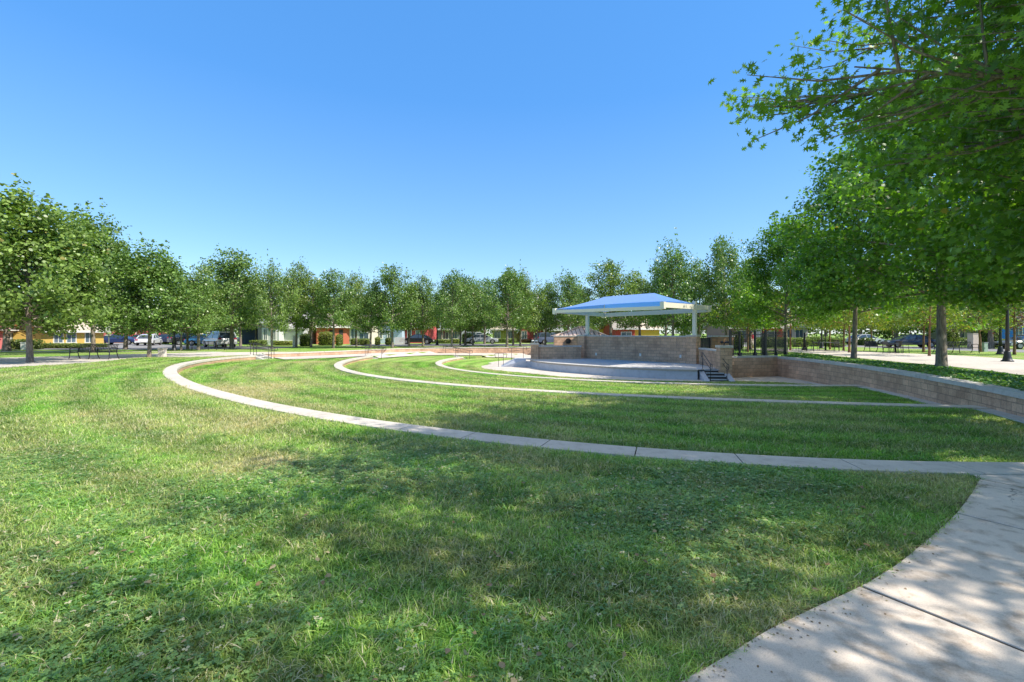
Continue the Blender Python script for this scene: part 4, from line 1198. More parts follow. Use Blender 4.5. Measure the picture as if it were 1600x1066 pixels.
def bench(x, y, w, rz, label, mat=None):
    root = empty('park_bench', (x, y, 0), label, 'bench', 'black metal benches', rz); mt = mat or M['black']
    n = 26
    mb = MB()
    for k in range(n):
        xx = -w/2+.06+(w-.12)*k/(n-1)
        mb.tube([(xx,-.24,.44),(xx,0,.43),(xx,.2,.44)], .019, 5)
    mb.tube([(-w/2,-.25,.44),(w/2,-.25,.44)], .02, 6); mb.tube([(-w/2,.21,.44),(w/2,.21,.44)], .02, 6)
    mb.build('seat', mt, root)
    mb = MB()
    for k in range(n):
        xx = -w/2+.06+(w-.12)*k/(n-1)
        mb.tube([(xx,.21,.46),(xx,.27,.66),(xx,.34,.86)], .019, 5)
    mb.tube([(-w/2,.34,.87),(w/2,.34,.87)], .022, 6); mb.tube([(-w/2,.215,.5),(w/2,.215,.5)], .018, 6)
    mb.build('backrest', mt, root)
    for sx in (-w/2, w/2, 0.0):
        if sx == 0.0 and w < 2.1: continue
        mb = MB(); mb.tube([(sx,-.32,0),(sx,-.27,.12),(sx,-.24,.42),(sx,-.24,.62)], .024, 8); mb.build('leg', mt, root, True)
        mb = MB(); mb.tube([(sx,.36,0),(sx,.26,.18),(sx,.2,.42),(sx,.27,.66)], .024, 8); mb.build('leg', mt, root, True)
        if sx != 0.0:
            mb = MB(); mb.tube([(sx,-.24,.60),(sx,-.22,.68),(sx,-.12,.71),(sx,.15,.69),(sx,.27,.66)], .022, 8); mb.build('armrest', mt, root, True)
    return root
bench(-25.0, 27.2, 2.6, -.10+math.pi*0, 'long black metal bench on the left park path')
bench((1494-800)/F*35.5, 35.5, 3.0, .0, 'long black metal bench on the right between stout oak and utility cabinet')
def table(x, y, label, rz=0.0, umb=False):
    root = empty('table', (x, y, 0), label, 'table', 'black metal plaza tables', rz); mt = M['black']
    mb = MB(); mb.box((0,0,.74), (1.5,1.5,.05)); mb.build('tabletop', M['grey_metal'] if umb else mt, root, bevel=.02)
    mb = MB(); mb.lathe([(.3,0),(.3,.02),(.07,.05),(.06,.72)], n=12); mb.build('pedestal', mt, root, True)
    if umb:
        mb = MB(); mb.tube([(0,0,.76),(0,0,1.9)], .03, 8); mb.build('umbrella_pole', mt, root)
    return root
def chair(x, y, rz, label):
    root = empty('chair', (x, y, 0), label, 'chair', 'metal chairs on the plaza', rz); mt = M['bronze']
    mb = MB(); mb.box((0,0,.45), (.5,.48,.03)); 
    for k in range(5): mb.box((-.2+.1*k, 0, .47), (.05,.46,.015))
    mb.build('seat', mt, root, bevel=.01)
    mb = MB()
    for k in range(6): mb.bar((-.22+.088*k,.22,.5), (-.22+.088*k,.33,.92), .02)
    mb.bar((-.25,.33,.93), (.25,.33,.93), .035); mb.build('backrest', mt, root)
    for sx in (-.23, .23):
        for sy in (-.22, .22):
            mb = MB(); mb.tube([(sx,sy,.44),(sx*1.1,sy*1.2,0)], .018, 6); mb.build('leg', mt, root)
        mb = MB(); mb.tube([(sx,-.22,.46),(sx,-.22,.66),(sx,.26,.68)], .016, 6); mb.build('armrest', mt, root)
    return root
def px2(px, d): return (px-800)/F*d
table(px2(1290, 41), 41, 'square plaza table with a thin umbrella pole', .3, True)
for px, d, rz, lab in ((1246,40,.5,'leftmost plaza chair left of the short stout post'),(1266,39,2.5,'chair just right of the short stout post'),(1274,40.5,-1.9,'chair at the left side of the square table'),
                       (1303,40,-1.2,'chair at the right side of the square table'),(1311,38.8,1.8,'chair facing the square table beside a slim tree'),
                       (1389,34.6,.2,'left chair of the dark group in front of the sedan'),(1400,35.2,-2.6,'middle chair of the dark group in front of the sedan'),(1411,35,1.6,'right chair of the dark group in front of the sedan')):
    chair(px2(px, d), d, rz, lab)
table(px2(1399, 36.5), 36.5, 'dark table among the chairs in front of the blue sedan', .1)
bench(px2(1365, 38.5), 38.5, 1.2, .1, 'short dark bench left of the dark chair group')

# bollards, utility boxes, sign, bin
def box_thing(name, px, d, w, h, label, cat, mat, group=None, dp=None, cap=None):
    x = px2(px, d); root = empty(name, (x, d, 0), label, cat, group, .12)
    mb = MB(); mb.box((0,0,h/2), (w, dp or w, h)); mb.build('body', mat, root, bevel=.02)
    mb = MB(); mb.box((0,0,h+.025), (w+.06, (dp or w)+.06, .05)); mb.build('lid', cap or mat, root, bevel=.012)
    return root
box_thing('bollard', 253.5, 29.8, .34, .52, 'low square stone bollard on the left path beside a tree', 'bollard', M['coping'])
box_thing('utility_box', 39, 43.2, .42, .66, 'white utility box half behind the far left trunk', 'utility box', M['white'])
box_thing('utility_pillar', 460, 50.5, .28, 1.25, 'slim white utility pillar beside a forked tree trunk', 'utility box', M['white'])
box_thing('utility_cabinet', 1521, 44, .72, 1.5, 'tall beige utility cabinet on the right lawn', 'utility box', plain('beige_paint', (.55,.45,.36), .6, .06), dp=.5)
box_thing('trash_bin', 1537, 38.5, .36, .75, 'small pale green rubbish bin next to the beige cabinet', 'bin', plain('bin_green', (.35,.42,.36), .6, .1), cap=M['grey_metal'])
sx = px2(170, 36.0)
root = empty('street_sign', (sx, 36.0, 0), 'white rectangular notice sign on a steel post behind the left bench', 'sign')
mb = MB(); mb.box((0,0,.95), (.06,.04,1.9)); mb.build('post', M['grey_metal'], root)
mb = MB(); mb.box((-.02,-.03,hz(514.5,36)), (.42,.02,.55)); mb.build('sign_plate', M['white'], root, bevel=.006)
mb = MB(); mb.box((-.02,-.043,hz(514.5,36)+.04), (.12,.004,.3)); mb.build('sign_marking', M['grey_metal'], root)
mb = MB(); mb.box((-.02,-.03,hz(524,36)), (.45,.02,.09)); mb.build('lower_plate', M['white'], root)

# black picket fence
def fence(a, b, z, h, label, posts):
    a = Vector(a); b = Vector(b); d = b-a; n = int(d.length/.11)
    root = empty('picket_fence', (a.x, a.y, z), label, 'fence', 'black picket fences')
    mb = MB()
    for k in range(n+1):
        p_ = a + d*(k/n); mb.box((p_.x, p_.y, z+h/2+.04), (.02,.02,h-.04), math.atan2(d.y, d.x))
    mb.build('pickets', M['black'], root)
    for zz in (.12, h-.18):
        mb = MB(); mb.bar((a.x,a.y,z+zz), (b.x,b.y,z+zz), .03, .04); mb.build('rail', M['black'], root)
    for f, extra in posts:
        p_ = a + d*f; mb = MB(); mb.box((p_.x, p_.y, z+(h+extra)/2), (.09,.09,h+extra), math.atan2(d.y, d.x)); mb.build('post', M['black'], root)
        mb = MB(); mb.box((p_.x, p_.y-.01, z+.09), (.15,.15,.18), math.atan2(d.y, d.x)); mb.build('post_shoe', M['black'], root)
    recentre(root); return root
fence((px2(1141,25.1),25.1,0), (px2(1196,25.75),25.75,0), .30, 1.36, 'tall black picket fence on the wall right of the stage stairs', ((0,.1),(.26,.0),(.70,.02),(1,.1)))
fence((px2(1196,25.75)+.03,25.8,0), (px2(1227,28.2),28.2,0), .24, 1.40, 'black picket fence running back from the wall corner to the dark oak', ((.5,0),(1,.0)))
fence((px2(1141,30.8)+.3,27.5,0), (px2(1193,31.5),31.5,0), .05, 1.5, 'shorter inner black picket fence behind the wall fence', ((.97,.0),))

# two low rails at far left
for px, d in ((300, 42),):
    root = empty('cycle_rack', (px2(px, d), d, 0), 'low dark metal rail with posts left of the white minivan', 'rail')
    for k in range(5):
        mb = MB(); mb.tube([(k*.75,0,0),(k*.75,0,.85)], .03, 8); mb.build('post', M['black'], root)
    mb = MB(); mb.tube([(0,0,.8),(3,0,.8)], .022, 8); mb.build('top_rail', M['black'], root)

# person in red beyond the fence
def person(x, y, rz, label):
    root = empty('person', (x, y, 0), label, 'person', None, rz)
    J = dict(pel=(0,0,.93), ch=(0,0,1.2), sh=(0,0,1.42), nk=(0,0,1.5), hd=(0,-.02,1.62), ht=(0,-.01,1.73),
             lh=(.1,0,.88), lk=(.11,-.06,.5), la=(.12,.02,.09), lf=(.13,-.14,.04), rh=(-.1,0,.88), rk=(-.12,-.16,.52), ra=(-.12,-.06,.09), rf=(-.13,-.22,.04),
             ls=(.19,0,1.39), le=(.25,.05,1.12), lw=(.23,-.12,.92), rs=(-.19,0,1.39), re=(-.26,-.02,1.12), rw=(-.2,-.2,.98))
    Rr = dict(pel=.15, ch=.15, sh=.13, nk=.06, hd=.095, ht=.07, lh=.09, lk=.06, la=.042, lf=.038, rh=.09, rk=.06, ra=.042, rf=.038, ls=.065, le=.045, lw=.032, rs=.065, re=.045, rw=.032)
    E_ = [('pel','ch'),('ch','sh'),('sh','nk'),('nk','hd'),('hd','ht'),('pel','lh'),('lh','lk'),('lk','la'),('la','lf'),('pel','rh'),('rh','rk'),('rk','ra'),('ra','rf'),('sh','ls'),('ls','le'),('le','lw'),('sh','rs'),('rs','re'),('re','rw')]
    for s, w in (('l','lw'),('r','rw')):
        wx, wy, wz = J[w]
        for q, (ox, ln) in enumerate(((-.03,.08),(-.01,.09),(.01,.085),(.03,.07),(.045,.05))):
            a, b = '%sf%da' % (s, q), '%sf%db' % (s, q)
            J[a] = (wx+ox*.6, wy-.03, wz-.06); J[b] = (wx+ox, wy-.06, wz-.06-ln); Rr[a] = .011; Rr[b] = .008; E_ += [(w, a), (a, b)]
    keys = list(J); me = bpy.data.meshes.new('body'); me.from_pydata([J[k] for k in keys], [(keys.index(a), keys.index(b)) for a, b in E_], [])
    o = bpy.data.objects.new('body', me); COL.objects.link(o); o.parent = root; me.materials.append(M['skin'])
    sk = o.modifiers.new('skin', 'SKIN'); sv = me.skin_vertices[0].data
    for i, k in enumerate(keys): sv[i].radius = (Rr[k], Rr[k])
    sv[0].use_root = True
    o.modifiers.new('sub', 'SUBSURF').levels = 1
    mb = MB(); mb.tube([(0,0,.88),(0,0,1.05),(0,0,1.25),(0,0,1.40),(0,0,1.46)], [.175,.17,.19,.18,.09], 14)
    for s in (1, -1): mb.tube([(s*.14,0,1.41),(s*.21,.01,1.34),(s*.25,.03,1.16)], [.085,.08,.07], 10)
    mb.build('shirt', M['red_shirt'], root, True)
    mb = MB(); mb.tube([(0,0,.98),(0,0,.86)], [.18,.18], 12)
    mb.tube([(.1,0,.92),(.11,-.06,.5),(.12,.01,.14)], [.11,.085,.07], 10); mb.tube([(-.1,0,.92),(-.12,-.16,.52),(-.12,-.07,.14)], [.11,.085,.07], 10)
    mb.build('trousers', M['pale_trousers'], root, True)
    mb = MB(); mb.tube([(0,.03,1.60),(0,.02,1.68),(0,.01,1.755)], [.095,.11,.05], 12); mb.build('hair', M['hair'], root, True)
    return root
person(px2(1175, 47), 47, .4, 'person in a red shirt and pale trousers walking beyond the picket fence')

# ------------------------------------------------------------------ cars
def car(x, y, rz, colr, label, kind='sedan', name=None):
    root = empty(name or {'sedan':'sedan','van':'minivan','suv':'suv'}[kind], (x, y, 0), label, 'car', 'parked cars', rz)
    pm = paint_mat('car_paint', colr)
    if kind == 'sedan':
        L_, W_ = 4.7, 1.82
        low = [(-2.35,.32),(-2.35,.62),(-2.25,.82),(-1.55,.92),(1.05,.92),(2.0,.80),(2.32,.62),(2.35,.32)]
        cab = [(-1.75,.92),(-1.05,1.36),(-.2,1.44),(.35,1.38),(1.25,.90)]
    elif kind == 'van':
        L_, W_ = 4.9, 1.95
        low = [(-2.45,.34),(-2.45,.9),(-2.40,1.02),(-1.6,1.04),(1.15,1.02),(2.1,.9),(2.42,.68),(2.45,.34)]
        cab = [(-2.38,1.03),(-2.2,1.70),(-1.2,1.78),(.3,1.72),(1.6,1.0)]
    else:
        L_, W_ = 4.6, 1.88
        low = [(-2.3,.36),(-2.3,.9),(-2.25,1.02),(-1.6,1.04),(1.1,1.02),(2.0,.94),(2.28,.72),(2.3,.36)]
        cab = [(-2.22,1.03),(-1.95,1.60),(-1.0,1.68),(.2,1.62),(1.3,1.0)]
    W2 = W_/2; wr = .33 if kind == 'sedan' else .35
    wx = (-L_/2+.85, L_/2-.85)
    # side outline with wheel arches
    outl = [(low[0][0], low[0][1])]
    bot = []
    for c in wx:
        for k in range(9):
            a = math.pi*(1-k/8); bot.append((c+math.cos(a)*(wr+.06), .30+math.sin(a)*(wr+.04)))
    outline = low + [(p[0], max(p[1], .22)) for p in reversed(bot)]
    bm = bmesh.new(); sec = []
    for s, ww in ((-1, W2-.05), (-1, W2), (1, W2), (1, W2-.05)): pass
    ring = []
    for yy, inset in ((-W2,.0),(W2,.0)):
        ring.append([bm.verts.new((p[0], yy*(1 if p[1] < .75 else .93), p[1])) for p in outline])
    n = len(outline)
    for i in range(n): bm.faces.new((ring[0][i], ring[0][(i+1) % n], ring[1][(i+1) % n], ring[1][i]))
    bm.faces.new(ring[0][::-1]); bm.faces.new(ring[1])
    bmesh.ops.recalc_face_normals(bm, faces=bm.faces)
    me = bpy.data.meshes.new('body'); bm.to_mesh(me); bm.free(); me.materials.append(pm)
    o = bpy.data.objects.new('body', me); COL.objects.link(o); o.parent = root
    bv = o.modifiers.new('edge', 'BEVEL'); bv.width = .05; bv.segments = 3; bv.limit_method = 'ANGLE'; bv.angle_limit = .6
    def cabin(shrink, zoff, x_in):
        mb = MB(); base = W2*.90-shrink; topw = W2*.70-shrink
        z0, z1 = cab[0][1], max(p[1] for p in cab)
        pts = []
        for s in (-1, 1):
            for (cx_, cz) in cab:
                f = (cz-z0)/(z1-z0); mx = sum(p[0] for p in cab)/len(cab)
                pts.append((cx_+(mx-cx_)*x_in, s*(base+(topw-base)*f), cz+zoff*f))
        m_ = len(cab); mb.v = pts
        mb.f = [tuple(range(m_)), tuple(range(2*m_-1, m_-1, -1))] + [(i, i+m_, i+1+m_, i+1) for i in range(m_-1)]
        mb.uv = [(0,0)]*(2*m_+4*(m_-1)); return mb
    cabin(.0, -.05, .0).build('windows', M['car_glass'], root, weld=True, bevel=.02)
    # roof panel and pillars in body colour
    mb = MB(); z1 = max(p[1] for p in cab); tw = W2*.71
    rp_ = [p for p in cab if p[1] > z1-.13]
    for i in range(len(rp_)-1):
        a, b = rp_[i], rp_[i+1]; mb.hexa([(a[0],-tw,a[1]-.06),(b[0],-tw,b[1]-.06),(b[0],tw,b[1]-.06),(a[0],tw,a[1]-.06),(a[0],-tw*.96,a[1]+.01),(b[0],-tw*.96,b[1]+.01),(b[0],tw*.96,b[1]+.01),(a[0],tw*.96,a[1]+.01)])
    mb.build('roof', pm, root, bevel=.02)
    mb = MB()
    for s in (-1, 1):
        def sp_(p_): 
            f = (p_[1]-cab[0][1])/(z1-cab[0][1]); return (p_[0], s*(W2*.905+(W2*.705-W2*.905)*f), p_[1]-.03*f)
        mb.bar(sp_(cab[0]), sp_(cab[1]), .10, .07); mb.bar(sp_(cab[-1]), sp_(rp_[-1]), .06, .05)
        mxb = (cab[0][0]+cab[-1][0])/2-.05; mb.bar((mxb, s*W2*.905, cab[0][1]), (mxb, s*W2*.705, z1-.05), .06, .05)
    mb.build('pillars', pm, root)
    for c in wx:
        for s in (-1, 1):
            mb = MB(); yy = s*(W2-.11)
            prof_ = [(wr-.05,-.11),(wr,-.08),(wr,.08),(wr-.05,.11)]
            mb.tube([(c, yy+z_, .33) for r_, z_ in prof_], [r_ for r_, z_ in prof_], 20); w_o = mb.build('wheel', M['rubber'], root, True)
            mb = MB(); mb.tube([(c, yy+s*.10, .33),(c, yy+s*.125, .33)], [wr*.66, wr*.60], 16)
            rim = mb.build('rim', M['grey_metal'], w_o)
    for s in (-1, 1):
        mb = MB(); mb.box((L_/2-.10, s*(W2-.28), .68), (.16,.34,.14)); mb.build('headlight', M['lamp_glow'], root, bevel=.03)
        mb = MB(); mb.box((-L_/2+.06, s*(W2-.22), .74 if kind == 'sedan' else .98), (.14,.28,.16)); mb.build('taillight', M['red_shirt'], root, bevel=.03)
        mb = MB(); mb.box((cab[-1][0]-.25, s*(W2+.06), 1.0 if kind == 'sedan' else 1.1), (.12,.16,.12)); mb.build('mirror', pm, root, bevel=.03)
    mb = MB(); mb.box((-L_/2+.0, 0, .52), (.04,.5,.13)); mb.build('number_plate', M['white'], root)
    mb = MB(); mb.box((L_/2-.03, 0, .42), (.08,1.3,.12)); mb.box((-L_/2+.03, 0, .36), (.08,1.4,.10)); mb.build('bumper_trim', M['rubber'], root)
    return root
car(px2(652, 65), 65, math.pi, (.010,.010,.012), 'black sedan parked behind the long wall in front of a red house')
car(px2(754, 68), 68, 0, (.45,.47,.50), 'silver sedan parked left of the yellow house')
car(px2(747, 73.5), 73.5, .2, (.7,.7,.7), 'white van partly hidden behind the silver sedan', 'van')
car(px2(343, 50.5), 50.5, 2.45, (.72,.72,.72), 'white minivan with red tail lights parked beside the thick tree trunk', 'van')
car(px2(325, 58), 58, .3, (.03,.16,.30), 'teal blue car behind the white minivan')
car(px2(346, 66), 66, .3, (.65,.68,.7), 'pale suv with blue tinted windows above the white minivan', 'suv')
car(px2(233, 59), 59, 2.0, (.75,.75,.76), 'white sedan half behind the dark trunk on the left street')
car(px2(226, 70), 70, .2, (.35,.02,.04), 'red car in front of the red house on the left street')
car(px2(268, 66), 66, .1, (.04,.045,.10), 'dark navy car behind the left lamp post')
car(px2(296, 62), 62, .9, (.02,.02,.025), 'black pickup sized car right of the left lamp post', 'suv')
car(px2(187, 62), 62, .2, (.03,.05,.15), 'dark blue car glimpsed left of the dark trunk')
car(px2(862, 64), 64, .3, (.10,.13,.22), 'dark blue car at the left end of the stage walls', 'suv')
car(px2(1421, 50), 50, math.pi-.25, (.012,.022,.05), 'dark blue sedan parked across the right plaza')
car(px2(1606, 45), 45, math.pi-.1, (.34,.33,.29), 'silver beige sedan cut by the right edge')
car(px2(1350, 62), 62, .1, (.5,.5,.52), 'pale car half hidden by shrubs beyond the right street')

# ------------------------------------------------------------------ houses
def house(px0, d0, px1, d1, eave, colr, roofm, label, wins=(), depth=9, rise=1.9, gable=False, doors=(), z0=-.3, porch=None, trim=None):
    a = atd(px0, d0); b = atd(px1, d1); u = (b-a); w = u.length; u.normalize(); n = Vector((u.y, -u.x, 0))   # n points to the viewer
    rz = math.atan2(u.y, u.x)
    root = empty('house', (a.x, a.y, 0), label, 'house', 'houses around the park', rz)
    mt = stucco(colr)
    mb = MB(); mb.box((w/2, depth/2, (eave+z0)/2), (w, depth, eave-z0))
    if gable:
        mb.v += [(0.01,0,eave),(w-.01,0,eave),(w/2,0,eave+rise),(0.01,depth,eave),(w-.01,depth,eave),(w/2,depth,eave+rise)]
        k = len(mb.v)-6; mb.f += [(k,k+1,k+2),(k+5,k+4,k+3)]; mb.uv += [(0,0)]*6
    else:
        mb.v += [(0,0,eave),(0,depth,eave),(0,depth/2,eave+rise),(w,0,eave),(w,depth,eave),(w,depth/2,eave+rise)]
        k = len(mb.v)-6; mb.f += [(k+2,k+1,k),(k+3,k+4,k+5)]; mb.uv += [(0,0)]*6
    mb.build('wall', mt, root)
    mb = MB(); o = .5; th = .14
    if gable:
        for s in (-1, 1):
            x0 = w/2; x1 = w/2+s*(w/2+o); zl = eave-o*rise/(w/2)
            q = [(x1,-o,zl),(x0,-o,eave+rise),(x0,depth+o,eave+rise),(x1,depth+o,zl)]
            if s == 1: q = q[::-1]
            mb.hexa([(p[0],p[1],p[2]+.01) for p in q]+[(p[0],p[1],p[2]+th) for p in q])
    else:
        for s in (-1, 1):
            y0 = depth/2; y1 = depth/2+s*(depth/2+o); zl = eave-o*rise/(depth/2)
            q = [(-o,y1,zl),(w+o,y1,zl),(w+o,y0,eave+rise),(-o,y0,eave+rise)]
            if s == 1: q = q[::-1]
            mb.hexa([(p[0],p[1],p[2]+.01) for p in q]+[(p[0],p[1],p[2]+th) for p in q])
    rf = mb.build('roof', roofm, root)
    mb = MB()
    if not gable: mb.box((w/2,-o-.02,eave-o*rise/(depth/2)+.04), (w+2*o,.04,.22))
    else:
        zl = eave-o*rise/(w/2)
        for s in (-1, 1): mb.bar((w/2+s*(w/2+o),-o-.02,zl+.05), (w/2,-o-.02,eave+rise+.05), .04, .2)
    mb.build('fascia', M['white'], rf)
    for (f0, f1, za, zb_) in wins:
        x0, x1 = w*f0, w*f1; mb = MB(); t_ = .09
        mb.box(((x0+x1)/2,-.03,zb_+t_/2), (x1-x0+2*t_,.08,t_)); mb.box(((x0+x1)/2,-.04,za-t_/2), (x1-x0+2*t_+.1,.12,t_))
        mb.box((x0-t_/2,-.03,(za+zb_)/2), (t_,.08,zb_-za)); mb.box((x1+t_/2,-.03,(za+zb_)/2), (t_,.08,zb_-za)); mb.box(((x0+x1)/2,-.028,(za+zb_)/2), (.05,.06,zb_-za))
        wo = mb.build('window', M['white'], root)
        mb = MB(); mb.box(((x0+x1)/2,-.005,(za+zb_)/2), (x1-x0,.02,zb_-za)); mb.build('pane', M['glass'], wo)
    for (f0, f1, h_, dm) in doors:
        x0, x1 = w*f0, w*f1; mb = MB(); mb.box(((x0+x1)/2,-.02,(h_+z0)/2), (x1-x0,.06,h_-z0))
        for k in range(4): mb.box(((x0+x1)/2,-.056,.25+k*(h_-.3)/4), ((x1-x0)*.92,.012,(h_-.3)/4-.06))
        mb.build('door', dm, root)
    return root
RED, YEL, CREAM, NAVY, GREY, WHITE, BLUE = (.46,.10,.08), (.62,.42,.10), (.62,.54,.42), (.05,.07,.14), (.30,.31,.33), (.62,.62,.62), (.09,.22,.42)
garage_w, garage_n = plain('garage_white', (.62,.62,.6), .5, .05), plain('garage_navy', (.06,.09,.16), .5, .1)
house(-75,40,62,50,2.1,(.58,.17,.16),plain('pink_roof', (.55,.25,.22), .9, .1),'pink red house at the far left behind the hedge',((.55,.68,.75,1.6),(.76,.88,.75,1.6)),rise=1.6,depth=7)
house(64,47,162,57,2.0,YEL,M['roof_tan'],'yellow house with a sunlit tan roof and white framed windows',((.17,.30,.55,1.7),(.36,.50,.55,1.7),(.66,.80,.5,1.75)),rise=2.1,depth=7)
house(205,74,240,80,2.6,(.55,.16,.12),M['roof'],'salmon red house behind the white sedan on the left street',((.2,.5,.9,2.1),),rise=2)
house(238,76,262,82,3.0,(.45,.06,.10),M['roof_grey'],'crimson house with a blue door left of the lamp post',((.1,.35,.8,2.2),),doors=((.55,.95,2.4,garage_n),),rise=2)
house(262,80,304,84,3.0,(.55,.58,.66),M['roof_grey'],'pale blue grey house behind the left lamp post',((.5,.75,.8,2.1),),rise=2)
house(306,78,352,84,2.6,CREAM,M['roof_tan'],'cream house behind the teal car',(),doors=((.35,.85,2.2,garage_w),),rise=2)
house(378,66,404,66,2.7,NAVY,M['roof_grey'],'dark navy garage building with a flat front',(),rise=1.0)
house(403,63,420,63,3.2,(.33,.30,.27),M['roof_grey'],'narrow brown grey house beside the white house',(),rise=1.2)
house(409,61,436,61,3.1,WHITE,M['roof_grey'],'white house with tall windows left of its garage',((.12,.3,.7,2.1),(.62,.8,.7,2.1)),rise=1.3)
house(436,62.5,474,62.5,2.45,(.48,.49,.50),plain('pale_roof', (.5,.48,.47), .9, .1),'low grey white garage wing with a pale roof',(),doors=((.03,.7,1.7,garage_w),),rise=2.2)
house(495,64,546,66,2.6,(.60,.17,.10),M['roof'],'orange red house with big shrubs and a porch opening',(),doors=((.38,.5,2.0,M['dark_void']),(.68,.8,2.1,M['bronze'])),rise=1.8)
house(545,66,578,66,2.9,(.68,.62,.50),M['roof'],'cream house with a yellow sided bay window',((.12,.4,.75,2.2),(.5,.92,.7,1.6)),rise=1.6)
house(584,70,628,70,2.9,(.42,.52,.66),M['roof_grey'],'pale blue and white house behind the tall full tree',((.5,.62,.8,1.9),(.1,.3,.8,2.1)),rise=2,gable=True)
house(624,72,668,72,2.6,(.55,.09,.09),M['roof'],'bright red house behind the black sedan',((.3,.42,.5,2.2),(.6,.72,.8,2.0)),rise=1.8)
house(668,84,722,84,2.5,(.27,.29,.32),plain('light_grey_roof', (.42,.43,.47), .9, .1),'grey house with a light grey gable roof behind the thin lamp post',((.45,.6,.5,2.0),(.72,.85,.6,1.9)),rise=2.6)
house(770,82,816,82,2.4,(.56,.48,.14),M['roof_tan'],'mustard yellow house behind the trees left of the stage',((.05,.25,.7,1.9),(.5,.7,.7,1.9)),rise=2)
house(812,80,848,80,2.2,(.40,.07,.08),M['roof'],'dark red gabled house just left of the stage walls',((.1,.3,.6,1.9),),rise=2.6,gable=True)
house(846,84,876,84,2.3,(.16,.15,.20),M['roof_grey'],'slate coloured house left of the pink roofed building',((.35,.55,.8,1.8),),rise=2)
house(962,66,992,66,2.3,(.50,.09,.05),M['roof'],'orange red house seen under the canopy',((.3,.8,.9,1.7),),rise=1.3)
house(992,68,1030,70,2.4,(.62,.42,.06),M['roof_tan'],'yellow house with a tan roof seen under the canopy',(),rise=2.2)
house(1140,76,1180,76,2.6,(.30,.20,.18),M['roof_grey'],'brown house behind the left part of the picket fence',((.3,.6,.8,2.0),),rise=1.8)
house(1180,74,1192,74,3.0,WHITE,M['roof_grey'],'narrow white house above the person in red',(),rise=1.2)
house(1190,74,1222,74,2.6,(.55,.12,.06),M['roof'],'orange red house behind the pickets near the dark oak',((.3,.6,.8,1.9),),rise=1.8)
house(1224,80,1262,80,2.8,(.6,.56,.52),M['roof'],'off white house with dark windows right of the dark oak',((.15,.35,.8,2.2),(.5,.8,.8,2.2)),rise=2)
house(1480,72,1540,70,2.8,(.40,.42,.42),M['roof_grey'],'grey house behind the golden hedge on the right',((.3,.45,.9,2.1),),rise=2)
house(1553,58,1602,56,3.2,(.06,.25,.62),M['roof_grey'],'bright blue house at the right behind the lamp posts',((.7,.9,.9,2.3),),rise=2)
house(1604,56,1680,54,3.0,(.5,.47,.42),M['roof'],'beige house at the right edge beside the blue house',((.1,.3,.9,2.1),),rise=2)
# white picket gate
root = empty('picket_gate', (px2(617, 64), 64, 0), 'low white picket fence left of the black sedan', 'fence')
mb = MB()
for k in range(12): mb.box((.12*k, 0, .5), (.09,.03,1.0))
mb.box((.66,.03,.8), (1.5,.03,.07)); mb.build('pickets', M['white'], root)

# ------------------------------------------------------------------ grass
def ribbon_blade(r, h, w, lean, phi, base, segs=3):
    vs = []; d = np.array([math.cos(phi), math.sin(phi), 0]); s = np.array([-math.sin(phi), math.cos(phi), 0])
    tw = r.uniform(-.5, .5); s = s*math.cos(tw) + d*math.sin(tw)
    for k in range(segs+1):
        f = k/segs; p = np.array([base[0], base[1], 0]) + d*lean*f*f*h + np.array([0, 0, h*f*(1-.25*lean*f)])
        ww = w*(1-f**1.6)*.5 + .0003
        vs += [p - s*ww, p + s*ww]
    return vs
def tuft_mesh(seed, nb, rad_, h0, h1, w0, lean=(.3, 1.6), kind='blade'):
    r = np.random.default_rng(seed); V_ = []; F_ = []; C_ = []
    for b in range(nb):
        rr = rad_*math.sqrt(r.random()); a = r.uniform(0, 6.283); base = (rr*math.cos(a), rr*math.sin(a)); c = (r.random(), r.random(), r.random())
        if kind == 'blade':
            vs = ribbon_blade(r, r.uniform(h0, h1), w0*r.uniform(.7, 1.3), r.uniform(*lean), r.uniform(0, 6.283), base)
            n = len(V_); V_ += vs; C_ += [c]*len(vs)
            for k in range(len(vs)//2-1): F_.append((n+2*k, n+2*k+1, n+2*k+3, n+2*k+2))
        else:
            z = r.uniform(h0, h1); tilt = r.uniform(-.35, .35); a0 = r.uniform(0, 6.28)
            for l in range(3):
                al = a0+l*2.094; n = len(V_); q = w0*r.uniform(.8, 1.2)
                for (u, v) in ((0,0),(.42,.45),(.38,.9),(.12,1.05),(0,.97),(-.12,1.05),(-.38,.9),(-.42,.45)):
                    x = q*(u*math.cos(al)-v*math.sin(al)); y = q*(u*math.sin(al)+v*math.cos(al))
                    V_.append((base[0]+x, base[1]+y, z+tilt*x+.15*abs(u)*q)); C_.append(c)
                F_.append(tuple(range(n, n+8)))
    me = bpy.data.meshes.new('tuft'); me.from_pydata([tuple(v) for v in V_], [], F_)
    ca = me.color_attributes.new('lc', 'FLOAT_COLOR', 'POINT')
    cc = np.ones((len(V_), 4), dtype=np.float32); cc[:, :3] = np.array(C_); ca.data.foreach_set('color', cc.ravel())
    me.materials.append(M['clover'] if kind != 'blade' else M['blade']); me.update()
    return me
def tuft_coll(name, meshes):
    c = bpy.data.collections.new(name)
    for i, me in enumerate(meshes):
        o = bpy.data.objects.new('%s_%02d' % (name, i), me); c.objects.link(o)
    return c
C_near = tuft_coll('turf_near', [tuft_mesh(10+i, 14, .055, .020, .058, .0054) for i in range(8)])
C_tall = tuft_coll('turf_tall', [tuft_mesh(30+i, 14, .035, .04, .095, .005, (.2, 1.2)) for i in range(4)])
C_clov = tuft_coll('turf_clover', [tuft_mesh(50+i, 16, .07, .012, .045, .011, kind='clover') for i in range(4)])
